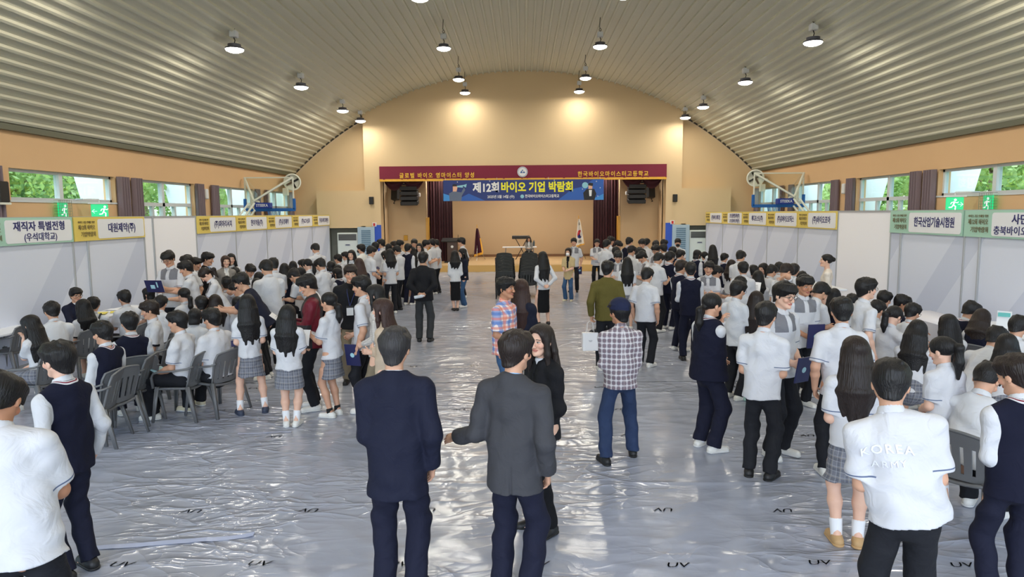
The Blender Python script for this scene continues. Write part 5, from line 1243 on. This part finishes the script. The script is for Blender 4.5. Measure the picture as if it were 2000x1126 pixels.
a = p(393,577,24,'P','T','m','k','lp','seated boy with a bowl cut near the gesturing man',sit=True,hp=10,D=10.6)
a = p(419,574,34,'P','S','l','b','lp','seated girl with brown hair beside the gesturing hands',sit=True,hp=12,D=10.4)
a = p(380,601,12,'P','S','b','k','lp','seated girl with a black bob between two white-shirted men',sit=True,hp=10,D=9.6)
a = p(412,601,68,'W','T','m','k','lp','heavy-set man in white shirt seated on the aisle chair',sit=True,wd=1.25,hp=8,sock='w',shoe='c',lean=4); chair_under(a,'grey plastic armchair under the heavy-set man on the aisle')
hold(a,'closed','navy booklet leaning beside the heavy-set seated man',(-.14,-.12,.12),85,0,20,(.09,.14))
a = p(464,578,10,'P','S','b','k','lp','small dark-haired seated girl behind the standing long-haired girl',sit=True,hp=10,D=10.8)
# ---- standing at the blank panel
a = p(328,489,172,'Y','T','m','k','rd','tall boy in glasses and grey-yoke shirt reading a navy booklet',H=1.76,gl=True,hp=26,D=11.9); hold(a,'navy','open navy booklet in the hands of the boy in glasses',(0,.06,.05),70,None,0,(.16,.11))
a = p(364,497,150,'Y','T','m','k','dn','boy mostly hidden behind the pointing boy',H=1.73,D=13)
a = p(362,508,100,'Y','T','m','k','wr:pt','boy in grey-yoke shirt pointing at the open booklet',H=1.68,hp=20,lean=8,D=11.6); hold(a,'board','pale cyan board held by the pointing boy',(-.02,.05,-.02),20,0,0,(.12,.09))
a = p(381,502,-70,'V','N','m','k','dn','boy turned right behind the pointing boy',H=1.72,D=13.4)
a = p(405,492,-82,'blk','T','m','k','dn','boy in a black blazer over a blue shirt in profile',H=1.74,D=13.6,collar='blue')
a = p(400,522,118,'Y','T','p','b','wr','girl bending over a cyan board to write',H=1.63,lean=22,hp=55,D=11.8,sk=1); hold(a,'board','cyan clipboard under the hand of the bending girl',(0,.04,-.05),10,None,0,(.17,.1))
a = p(440,498,-142,'gbl','T','b','r','dn','short-haired woman in a grey blazer in front of a booth panel',H=1.63,D=14.2,sk=1,hp=4)
a = p(451,494,-150,'P','T','l','k','dn','girl with long black hair half hidden behind the grey blazer',H=1.64,D=15,sk=1,hp=4)
a = p(470,532,98,'polo','T','m','k','clap','man in glasses and navy polo leaning forward with both hands out',H=1.74,lean=28,hp=24,gl=True,wd=1.1,D=10.2)
a = p(458,521,30,'P','T','m','k','tb','dark-haired student seated beyond the man in navy polo',sit=True,D=14,H=1.7)
a = p(488,515,-120,'P','T','m','k','tb','boy with spiky hair looking down at a booth table',sit=True,hp=35,D=14.5,H=1.8)
a = p(443,539,14,'P','T','s','k','ear','seated student holding a hand to one ear',sit=True,D=12.2)
a = p(505,530,30,'V','N','b','k','tb','seated girl with a dark bob beyond the navy polo man',sit=True,D=13.2)
a = p(501,542,20,'P','T','b','k','tb','seated girl with round black hair beside white papers',sit=True,D=12.4)
a = p(462,548,100,'B','T','m','k','tb','student in dark-cuffed shirt hunched over the table beside the navy polo man',sit=True,D=11.8,lean=20,hp=30)
# ---- centre-left crowd
a = p(520,507,48,'B','T','m','k','rd','large boy in white shirt standing with bowed head near the polo man',H=1.76,wd=1.18,hp=34,D=10.9)
a = p(533,503,40,'W','T','m','k','rd','boy just behind the large boy with bowed head',H=1.75,D=12.6,hp=20)
a = p(555,513,20,'V','N','l','k','tb','seated girl with long hair in front of the fourth booth',sit=True,D=15,H=1.72)
a = p(572,509,10,'P','S','l','k','tb','seated girl with straight black hair further along the booths',sit=True,D=17,H=1.72)
a = p(616,475,48,'W','T','m','k','rd','tall boy in white shirt standing by the last booths',H=1.80,D=17,hp=36)
a = p(600,505,70,'P','S','p','k','rd','girl with a dangling ponytail in the left crowd',H=1.6,D=14,hp=25,sk=1)
a = p(591,506,60,'V','N','m','k','fr','boy partly hidden beyond the girl with dangling ponytail',H=1.66,D=15.5)
a = p(625,504,66,'W','T','m','k','rd','boy in profile looking down, elbow bent, near the last booth',H=1.68,D=13.3,hp=34)
a = p(574,524,70,'B','T','m','k','wr','hunched boy in dark-cuffed shirt bending over a table',H=1.68,lean=45,hp=45,D=12.6)
a = p(587,521,40,'P','T','b','k','tb','seated student with dark hair beside the hunched boy',sit=True,D=13.6)
a = p(646,509,30,'V','N','b','k','tb','girl in dark vest between the bent-elbow boy and the badge man',sit=True,D=16,H=1.75)
a = p(686,487,176,'P','T','l','k','fr','pale girl facing the camera above the badge man',H=1.62,D=16.5,sk=1,hp=2)
a = p(705,476,70,'hood','T','m','k','dn','boy with a black face mask and white hooded top',H=1.72,D=18.5,mask='k',collar='none',hp=4)
a = p(725,480,-48,'W','T','m','k','fr','boy in white shirt, back turned, below the louvre door',H=1.72,D=16.4,hp=20)
a = p(660,496,70,'P','T','m','k','tb','boy in profile beside the left air conditioner',sit=True,D=20,H=1.95)
a = p(674,491,80,'P','T','m','k','tb','second boy in profile beside the left air conditioner',sit=True,D=22,H=2.0)
a = p(659,516,40,'P','T','b','k','tb','seated girl with a bob below the left air conditioner',sit=True,D=16)
a = p(658,522,70,'V','N','b','k','tb','seated girl facing left in a dark vest near the badge man',sit=True,D=15)
a = p(744,466,78,'Y','T','m','k','fr:hd','boy raising his hand to his forehead near the blue pad',H=1.75,D=19.5,hp=10)
a = p(733,472,30,'Y','T','m','k','fr','dark-haired boy beside the raised hand',H=1.72,D=19)
a = p(759,475,10,'V','N','b','k','fr','girl with rounded hair behind the plaid skirt reader',H=1.62,D=18.6)
a = p(752,489,58,'P','S','b','k','rd','girl in plaid skirt reading a navy book in the left crowd',D=fy(760,606),hp=28,sk=0,shoe='w',stance=.06); hold(a,'closed','navy book held by the plaid skirt reader',(0,.06,.02),40,None,0,(.16,.11))
a = p(775,479,64,'Y','T','m','k','rd','boy in grey-yoke shirt with bowed head and black trousers beside the reader',D=fy(782,604),hp=32,shoe='b',stride=.08)
a = p(761,485,30,'Y','T','l','k','fr','long-haired girl between the reader and the bowed boy',H=1.6,D=17)
a = p(781,468,-40,'W','T','m','k','fr','boy in white shirt turned to the stage in the left crowd',H=1.74,D=19.8)
a = p(770,470,60,'W','T','m','b','fr','boy with reddish hair barely seen in the left crowd',H=1.72,D=20.5)
a = p(797,475,-20,'V','N','m','k','fr','boy in vest just beyond the long-haired vest girl',H=1.72,D=18.6)
a = p(805,481,14,'V','Z','lx','k','fr','girl in navy vest and dark plaid skirt with waist-long hair',D=fy(803,592),wd=1.04,shoe='w',sock='w',sk=0,stance=.08)
a = p(809,466,180,'P','T','m','k','fr','man facing the camera at the stage corner',H=1.72,D=20.5,sk=0)
a = p(819,474,176,'P','T','l','k','fr','woman in glasses facing the camera near the stage',H=1.60,D=19.5,gl=True,sk=1,hp=4)
a = p(832,468,-60,'P','T','m','k','rd','boy in white shirt turned right beside the drinking boy',H=1.74,D=20)
a = p(843,466,60,'W','T','m','k','dn','boy hidden behind the drinking boy',H=1.74,D=21)
a = p(851,467,72,'Y','T','m','k','rl:fc','boy in grey-yoke shirt lifting a hand to his mouth',D=fy(860,572),hp=22,shoe='b',gl=True); hold(a,'closed','teal folder under the arm of the drinking boy',(.0,.02,.0),60,0,0,(.1,.06))
a = p(826,491,-2,'blk','G','s','k','bk','man in a black jacket holding a bottle behind his back',D=fy(838,667),shoe='b',wd=1.08,collar='black',hp=10)
m = MB(); m.lathe([(0,-.1),(.03,-.1),(.032,.05),(.014,.08),(.014,.1),(0,.1)],14,(0,0,0),ry(R(80))); h_ = (a['hands'][0]+a['hands'][1])/2
tag(m.build('water_bottle', mat('clear_bottle',(206,212,220),.15), None, tuple(h_+np.array([-.04,-.05,0]))),'clear water bottle held behind the back of the man in black','bottle')
# ---- centre
a = p(888,488,12,'P','LS','l','k','fr','woman in white blouse and long black skirt seen from behind',D=fy(888,606),sleeve='long',shoe='b',sk=1,stance=.05)
a = p(903,484,112,'dnv','J','l','k','fr','woman in navy jacket and blue jeans beside the long black skirt',D=fy(905,600),shoe='w',sk=1,stance=.06,collar='black')
a = p(901,463,76,'W','T','m','k','dn','boy in white shirt in front of the lectern',H=1.73,D=20)
a = p(1060,490,20,'P','LS','lx','k','bk','woman in white blouse and black slit skirt, hands behind her back',D=fy(1078,634),sleeve='long',shoe='b',sk=1,stance=.12)
a = p(988,540,-118,'mad','J','s','k','fr','man in an orange and blue checked shirt talking',H=1.72,wd=1.08,hp=0,sk=2,collar='shirt')
a = p(1018,543,-26,'dnv','N','lx','r','fr:rl','woman in navy blazer with long brown hair facing the checked shirt',H=1.66,sk=1,shoe='b',hp=2,hy=20)
a = p(1110,483,158,'sand','J','b','b','rl','woman in a sand blazer, jeans and white face mask',D=fy(1112,588),mask='w',shoe='c',sk=1,collar='black',hp=6)
a = p(1121,464,164,'Y','T','m','k','dn','boy in grey-yoke shirt standing behind the sand blazer',D=fy(1126,570),hp=4,shoe='b'); hold(a,'closed','navy booklet hanging from the hand of the boy behind the sand blazer',(0,0,-.08),88,0,30,(.07,.12))
a = p(1166,466,176,'Y','T','m','k','rl','boy in glasses and grey-yoke shirt holding open papers',D=fy(1162,563),gl=True,hp=6,shoe='b'); hold(a,'paper','open white papers held by the boy in glasses near the flag',(0,.04,-.06),40,None,0,(.2,.12))
a = p(1187,508,-8,'olive','T','m','k','bag:dn','man in an olive jacket carrying a white paper bag',D=fy(1170,722),wd=1.1,shoe='w',collar='none',hp=6,hy=-14)
h_ = a['hands'][0]; mbag = mat('white_paper_bag',(236,236,238),.5)
b_ = MB(); b_.box((0,0,-.33),(.125,.045,.145),bev=.004); o = b_.build('paper_bag', mbag, None, tuple(h_+np.array([-.03,-.02,0])), R(8)); tag(o,'white paper shopping bag hanging from the olive jacket man','bag')
for q in (-1,1): c_ = MB(); c_.tube([(-.06,q*.04,-.19),(-.04,q*.02,-.03),(0,0,.0),(.04,q*.02,-.03),(.06,q*.04,-.19)],.004,5); c_.build('handle', mat('bag_cord',(220,220,220),.6), o)
c_ = MB(); c_.box((0,-.0465,-.31),(.03,.0008,.004)); c_.box((0,-.0465,-.325),(.018,.0008,.003)); c_.build('bag_print', mpr, o)
f_ = Field(); f_.ell((0,.0,-.26),(.16,.10,.13)).ell((.1,.05,-.22),(.1,.09,.1)); V_,Q_ = skin(f_,.012,None,None,0,.006)
o = link('tote_bag', raw_mesh('tote_bag',V_,Q_,[mat('black_spotted_bag',(30,30,34),.7)]), None, tuple(h_+np.array([.10,.06,0]))); tag(o,'black spotted bag behind the white paper bag','bag')
c_ = MB(); rs = np.random.RandomState(3)
for k in range(12):
    i_ = rs.randint(len(V_)); c_.lathe([(0,-.006),(.018,-.006),(.018,.006),(0,.006)],8,V_[i_],rx(R(80)))
c_.build('spot_print', mw_, o)
a = p(1210,583,8,'chk','D','s','k','fr','man in a navy cap and grey checked shirt walking away',D=fy(1205,896),wd=1.12,shoe='b',cap=True,stride=.10,stance=.18,collar='shirt',hp=2,hy=22,sk=2)
a = p(1264,522,-34,'W','T','m','k','dn','big boy in white shirt and black trousers beyond the man in the cap',D=fy(1262,714),wd=1.12,hp=22)
a = p(1225,501,-4,'P','S','lx','k','fr','long-haired girl in white shirt beyond the olive jacket',H=1.62,D=14.5,sk=1)
a = p(1033,461,178,'gbl','T','l','k','tb','woman seated at the white table on the stage',sit=True,D=30.5,H=1.5,z0=.3,shoe='b')
# ---- right crowd, far part
FR = [(1193,461,-60,'W','boy with rounded hair nearest the stage curtain',20.5,{}),(1185,467,-40,'W','boy in white shirt, back turned, left edge of the right crowd',18.2,{}),(1207,469,-110,'W','boy bending his head beside the stage curtain',19.5,{'hp':40}),
(1203,481,-20,'V','boy in navy vest at the left edge of the right crowd',16.6,{}),(1207,489,168,'Y','boy in grey-yoke shirt facing the camera above the olive jacket',15.0,{'hp':24}),(1229,463,-40,'V','boy in navy vest before the right stage wing',20,{}),
(1234,479,-60,'W','boy with dark hair in profile, right crowd front',17,{'hp':24}),(1250,483,-80,'Y','boy leaning right among the right crowd',16.2,{'hp':30}),(1254,490,92,'Y','boy in grey-yoke shirt bowing to the left',15.2,{'hp':40,'lean':10}),
(1254,466,150,'W','boy with fringe facing forward before the right stage wing',19.4,{'hp':20}),(1263,465,-30,'W','boy, back turned, before the right stage wing',20.2,{}),(1281,469,160,'W','boy whose bowl cut shows before the cream wall',19.3,{'hp':28}),
(1297,467,-60,'W','boy by the blue pad on the right',20.6,{}),(1281,477,130,'Y','boy in thin glasses looking down in the right crowd',17.2,{'gl':True,'hp':22}),(1296,476,20,'V','student with bushy hair in the right crowd',18,{}),
(1286,493,-52,'W','boy in white shirt with bowed head beyond the big boy',14.2,{'hp':34}),(1314,481,10,'V','student with thick hair behind the navy vest boys',17,{}),(1309,490,-46,'V','boy in navy vest touching his face',14.5,{'arms':'fr:fc','hp':14}),
(1324,465,170,'P','boy with a black mask before the right louvre door',20.5,{'mask':'k','hp':8}),(1329,487,-60,'V','student holding up a notebook beside the masked boy',16.5,{})]
for (x,y,yw,tp,lb,dd,kw) in FR:
    k_ = dict(hp=16,arms='rd'); k_.update(kw); ar = k_.pop('arms'); p(x,y,yw,tp,'N' if tp=='V' else 'T','m' if 'bushy' not in lb and 'thick' not in lb else 's','k',ar,lb,D=dd,H=1.73,shoe='w',**k_)
a = p(1362,487,-50,'V','N','b','k','fr','girl in vest with tucked hair before the right air conditioner',D=17,H=1.66)
a = p(1392,477,-6,'P','S','lx','k','rd','tall girl with very long hair against the far booth panel',D=18.5,H=1.66); hold(a,'navy','open booklet beside the tall long-haired girl',(.05,.02,.05),80,1,-60,(.1,.14))
a = p(1415,494,-60,'V','N','m','k','tb','boy seated in profile against the far right booths',sit=True,D=19.5,H=1.8)
a = p(1376,491,10,'V','N','m','k','tb','student with dark hair between two girls at the far right',sit=True,D=20.5,H=1.8)
a = p(1429,506,-40,'P','S','l','b','tb','seated girl with brown hair before the second right booth',sit=True,D=16.5,H=1.75)
a = p(1447,489,-44,'W','T','m','k','rd','tall boy in white shirt, back turned, before the third right booth',D=14.6,H=1.74,hp=26)
a = p(1452,510,-10,'W','T','m','k','rd','boy in glasses, back turned, in the middle of the right crowd',D=12.2,H=1.73,gl=True); hold(a,'paper','white sheet beside the boy in the middle of the right crowd',(.14,.0,.06),60,1,-20,(.15,.11))
a = p(1385,509,164,'Y','T','m','k','rd','boy in grey-yoke shirt facing the camera behind the vest boy',D=12.4,H=1.74,hp=8,hroll=-8)
a = p(1400,518,-80,'Y','T','m','k','rl','boy with a backpack beside the boy facing the camera',D=13,H=1.68,pack=True,hp=20)
a = p(1349,511,-8,'V','N','m','k','rd','boy in navy vest seen from behind at the aisle edge',D=fy(1340,702),wd=1.06,hp=8,shoe='b')
a = p(1331,507,-60,'V','N','m','b','rd','boy in navy vest in profile just left of the vest back',D=12.2,H=1.74,hp=14)
a = p(1491,513,120,'P','S','l','k','tb','seated girl facing the aisle before the fourth right booth',sit=True,D=15.5,H=1.75,sk=1)
a = p(1508,517,-70,'P','T','m','k','tb','boy in white shirt hunched at a right booth table',sit=True,D=14.5,hp=30,H=1.75)
a = p(1522,511,-20,'W','T','m','k','tb','dark-haired boy close to the right booth panel',sit=True,D=15.4,H=1.75)
a = p(1481,527,-20,'P','S','l','k','tb','seated girl with black hair in the middle of the right crowd',sit=True,D=13.2,H=1.72)
a = p(1472,517,-30,'V','N','m','k','tb','student hidden beyond the boy in glasses',sit=True,D=14.4,H=1.72)
a = p(1536,514,-66,'Y','T','m','b','fr:nk','boy in grey-yoke shirt holding the back of his neck',D=11.4,H=1.73,hp=42,lean=6)
a = p(1551,514,-30,'W','T','m','k','fr','boy with dark hair beyond the hand on the neck',D=12.4,H=1.72)
a = p(1566,529,-10,'V','N','m','k','tb','student whose hair shows beside the blue carton',sit=True,D=13,H=1.72)
a = p(1614,495,70,'cream','T','n','k','fr','woman in a cream blouse with a bun standing by the blank panel',D=12.8,H=1.66,sk=1,collar='none',hp=-4,sleeve='long')
m = MB(); q_ = on_y(1550,540,13.6); m.box((0,0,0),(.09,.07,.14),bev=.004); m.mi=1; m.box((0,-.072,-.03),(.088,.002,.07)); m.mi=0; m.box((0,-.075,-.02),(.04,.001,.02)); tag(m.build('juice_carton',[mw_,mbl],None,tuple(q_)),'white and blue carton standing on a right booth table','carton')
table(q_[0]+.3,13.6,q_[2]-.14-.738,pi/2,2.0,.6,'white booth table under the blue and white carton')
# ---- right crowd, near part
a = p(1446,539,-20,'Y','T','m','k','fr','boy whose dark crown shows behind the boy in glasses, right aisle',D=9.9,H=1.73)
a = p(1442,547,-58,'P','T','m','k','rd','boy in glasses and white shirt in profile facing right',D=9.0,H=1.71,gl=True,hp=14,fem=False)
a = p(1478,567,-28,'P','T','lx','b','rd','girl with long dark brown hair in trousers, right aisle',D=8.9,H=1.63,shoe='m',sk=1)
a = p(1496,588,-34,'W','T','m','k','fr','boy in white shirt, back turned, black trousers and slippers, right aisle',D=fy(1480,930),wd=1.08,shoe='b',hp=10,sock='w')
a = p(1533,549,-150,'Y','T','m','k','fr','smiling boy in glasses and grey-yoke shirt',D=fy(1535,890),gl=True,hp=10,sk=1,shoe='w',wd=1.06)
hold(a,'closed','navy booklet in the hands of the smiling boy in glasses',(0,.03,-.03),80,None,0,(.1,.13))
a = p(1573,536,-170,'Y','T','m','k','fr','smiling boy with a fringe holding a navy booklet, right crowd',D=8.6,H=1.74,hp=10,sk=2,wd=1.05); hold(a,'closed','navy booklet with round emblem held by the boy with a fringe',(0,.06,.04),85,None,0,(.11,.15))
a = p(1604,551,-74,'P','T','m','k','rl','boy with tousled hair bending his head beside the fringe boy',D=9.2,H=1.70,hp=45,lean=8)
a = p(1645,579,-12,'W','T','m','k','dn','slim boy in white shirt, back turned, black trousers and sneakers',D=fy(1608,926),shoe='w',hp=10,sock='k')
a = p(1392,571,-66,'V','N','p','k','fr:fc','stocky girl in navy vest and trousers with a ponytail, hand at her nose',D=fy(1378,876),wd=1.48,shoe='w',sock='w',hp=8,sk=0,stance=.12)
a = p(1693,541,-84,'Y','T','m','k','dn','tall boy in glasses and grey-yoke polo in sharp profile',D=8.0,H=1.76,gl=True,hp=0,sk=1)
a = p(1630,562,-20,'V','N','l','k','tb','seated girl with dark hair behind the slim boy',sit=True,D=11.5,H=1.7)
a = p(1665,573,-30,'V','N','s','k','tb','seated student in dark clothes left of the tall profile boy',sit=True,D=10.6,H=1.7)
a = p(1728,567,-60,'P','T','m','k','tb','seated boy in profile before the mint sign booth',sit=True,D=10.4,hp=16,H=1.72)
a = p(1714,586,-64,'P','T','m','k','tb','seated boy with glasses below the tall profile boy',sit=True,D=9.6,gl=True,hp=24,H=1.7)
a = p(1763,575,-110,'navy','N','m','k','tb','man with short hair seated against the right booth panel',sit=True,D=10.6,hp=16,sk=2)
a = p(1747,597,-62,'Y','T','p','k','tb','girl with a thick ponytail looking down, right group',sit=True,D=8.4,hp=38,lean=8,H=1.7,sk=1)
a = p(1783,591,-62,'P','T','m','k','tb','boy in dark-rimmed glasses seated at the white cloth table',sit=True,D=9.4,gl=True,hp=22,H=1.7,fem=False)
a = p(1793,624,-42,'W','S','lx','k','tb','seated girl with hair falling over her shoulder, right group',sit=True,D=7.5,lean=14,hp=30,H=1.68)
a = p(1853,612,-10,'P','S','lx','k','tb','seated girl with long black hair in front of the white table',sit=True,D=8.2,lean=8,hp=14)
a = p(1898,588,-80,'V','N','m','k','tb','boy in navy vest bowing over the mint stand',sit=True,D=9.2,lean=16,hp=34,H=1.72)
a = p(1919,602,-50,'V','N','l','b','tb','girl in navy vest with brown hair beside the bowing vest boy',sit=True,D=8.8,lean=14,hp=30); chair_under(a,'grey plastic armchair under the vest girl with brown hair')
a = p(1948,637,-66,'P','T','m','k','tb','hunched boy in white shirt with a broad back, right edge group',sit=True,D=7.4,lean=32,hp=36,H=1.72,wd=1.1); 
a = p(1968,650,-30,'P','S','l','k','tb','seated girl with dark hair in front of the hunched boy',sit=True,D=7.0,lean=10,hp=24)
a = p(1990,616,-60,'P','T','m','k','tb','dark-haired student at the right edge behind the girl',sit=True,D=7.9,hp=28)
a = p(1672,654,-14,'W','S','lx','b','fr','girl with waist-long hair, plaid skirt and tan sandals',D=fy(1660,1060),wd=1.12,shoe='t',sock='w',sk=1,stance=.08,hp=6)
a = p(1841,656,12,'W','S','phx','k','fr','girl with a high ponytail and plaid skirt, back turned',D=5.6,H=1.62,wd=1.06,shoe='b',sock='w',hp=14,hy=18,sk=1)
a = p(1742,700,-14,'W','T','m','k','fr','big boy with faint lettering on the back of his white shirt',H=1.70,wd=1.24,side=-11,hemd=.05,hp=18,hy=-14,shoe='b')
Mt = a['Rw']@a['T']; o_ = a['loc']+a['Rw']@(a['P']+a['T']@np.array([-.075,-.156,.35])*a['s']); mprt = mat('faint_white_print',(228,229,234),.65)
xa = Mt@np.array([1,0,0]); za = Mt@np.array([0,0,1]); na = -(Mt@np.array([0,1,0]))
from mathutils import Vector as _V
me = text_mesh('KOREA',.066,bold=.02,spacing=1.25); 
for v in me.vertices: v.co.y += .02-1.6*v.co.x**2; v.co.z -= .9*v.co.x**2
me2 = text_mesh('ARMY',.052,bold=.0,spacing=1.25)
for v in me2.vertices: v.co.z -= .9*v.co.x**2
inv = a['root'].matrix_world.inverted() if False else Matrix.Translation(a['loc'].tolist())@Matrix.Rotation(a['yaw'],4,'Z'); inv = inv.inverted()
from mathutils.bvhtree import BVHTree
sh_ = [c for c in a['root'].children if c.name.startswith('shirt')][0].data
bv = BVHTree.FromPolygons([v.co for v in sh_.vertices],[p_.vertices for p_ in sh_.polygons])
for mm,dz in ((me,0),(me2,-.062)):
    fz = [v.co.z>.0 for v in mm.vertices] if mm is not me and False else [(v.co.z+.9*v.co.x**2)>0 for v in mm.vertices]; mm.materials.clear(); mm.materials.append(mprt); mm.transform(inv@frame4(xa,za,na,o_+za*dz+na*.012))
    for v,f_ in zip(mm.vertices,fz):
        h = bv.ray_cast(_V((v.co.x,-1.5,v.co.z)),_V((0,1,0)))
        if h[0] is not None: v.co.y = h[0].y-(.007 if f_ else -.002)
    link('shirt_lettering',mm,a['root'])
a = p(1930,708,-56,'P','T','m','k','lp','seated boy with head bowed low in front of the striped vest collar',sit=True,D=5.3,lean=26,hp=50,H=1.66); chair_under(a,'grey plastic armchair under the boy with head bowed low')
a = p(1988,690,-6,'V','N','m','k','dn','boy in navy vest with red and white striped collar at the right edge',D=4.15,H=1.72,shoe='w',hp=16,hy=24,hc='b') if False else p(1988,690,-6,'V','N','m','b','fr','boy in navy vest with red and white striped collar at the right edge',D=4.1,H=1.72,shoe='w',hp=16,hy=24)
# ---- empty and stacked chairs, tables
for (x,y,rt,lb) in ((188,866,104,'empty grey armchair beside the standing vest boy'),(258,822,100,'empty grey armchair second from the standing vest boy'),(310,770,92,'grey armchair between the empty chair and the leaflet man'),(262,728,84,'dark grey armchair behind the two empty chairs'),(20,735,95,'grey armchair arm at the left edge of the picture')):
    q_ = on_z(x,y,0); chair(q_[0],q_[1],R(rt),lb)
st0 = build_chair(mchd,'plastic_armchair','x','stacked black armchairs'); first = True
for si,(x,lb) in enumerate(((987,'left-hand stack of black plastic armchairs in mid hall'),(1032,'right-hand stack of black plastic armchairs in mid hall'))):
    q_ = on_z(x,584,0)
    for k in range(14):
        o = st0 if first else copy_tree(st0); first = False
        o.location = (q_[0]+.004*k*(1 if si else -1),q_[1]+.35+.075*k,.036*k); o['label'] = '%s chair of the %s'%(['bottom','second lowest','third lowest','fourth lowest','fifth lowest','sixth lowest','seventh lowest','seventh highest','sixth highest','fifth highest','fourth highest','third highest','second highest','topmost'][k],lb)
q_ = on_z(0,655,.74); table(q_[0]-.35,q_[1]+.1,0,R(82),1.8,.6,'white table at the left edge before the girl lifting her hand')
q_ = on_z(205,612,.74); table(q_[0],q_[1]+.3,0,R(86),1.8,.6,'white table with yellow papers before the suited man')
for k,(dx,dy,c_) in enumerate(((.1,-.1,'y'),(-.12,.2,'w'),(.05,.4,'w'),(-.05,-.35,'y'))):
    m = MB(); m.box((0,0,.745+.004*k),(.105,.148,.0015),rz(.5+k)); tag(m.build('leaflet', mat('yellow_leaflet',(226,210,90),.6) if c_=='y' else mpap, None, (q_[0]+dx,q_[1]+.3+dy,0)),['yellow leaflet nearest the table middle','white sheet by the left rim of the leaflet table','white sheet at the far end of the leaflet table','yellow leaflet at the near end of the leaflet table'][k],'leaflet')
q_ = on_z(1835,625,.75); table(q_[0]+.1,q_[1],0,R(88),2.2,.7,'white cloth covered table in front of the mint sign booth',True)
q_ = on_z(1940,640,.75); tb = table(q_[0]+.2,q_[1]-.1,0,R(88),1.6,.6,'white table holding the mint card stand')
c_ = on_y(1938,612,q_[1]); m = MB(); m.box((0,0,0),(.09,.012,.13),rx(R(-10))); m.mi=1; m.box((0,-.026,.08),(.075,.002,.03),rx(R(-10))); tag(m.build('card_stand',[mw_,mat('teal_print',(96,182,178),.5)],None,(q_[0]+.15,q_[1],.87),R(-40)),'white card stand with a teal header on a right table','card stand')
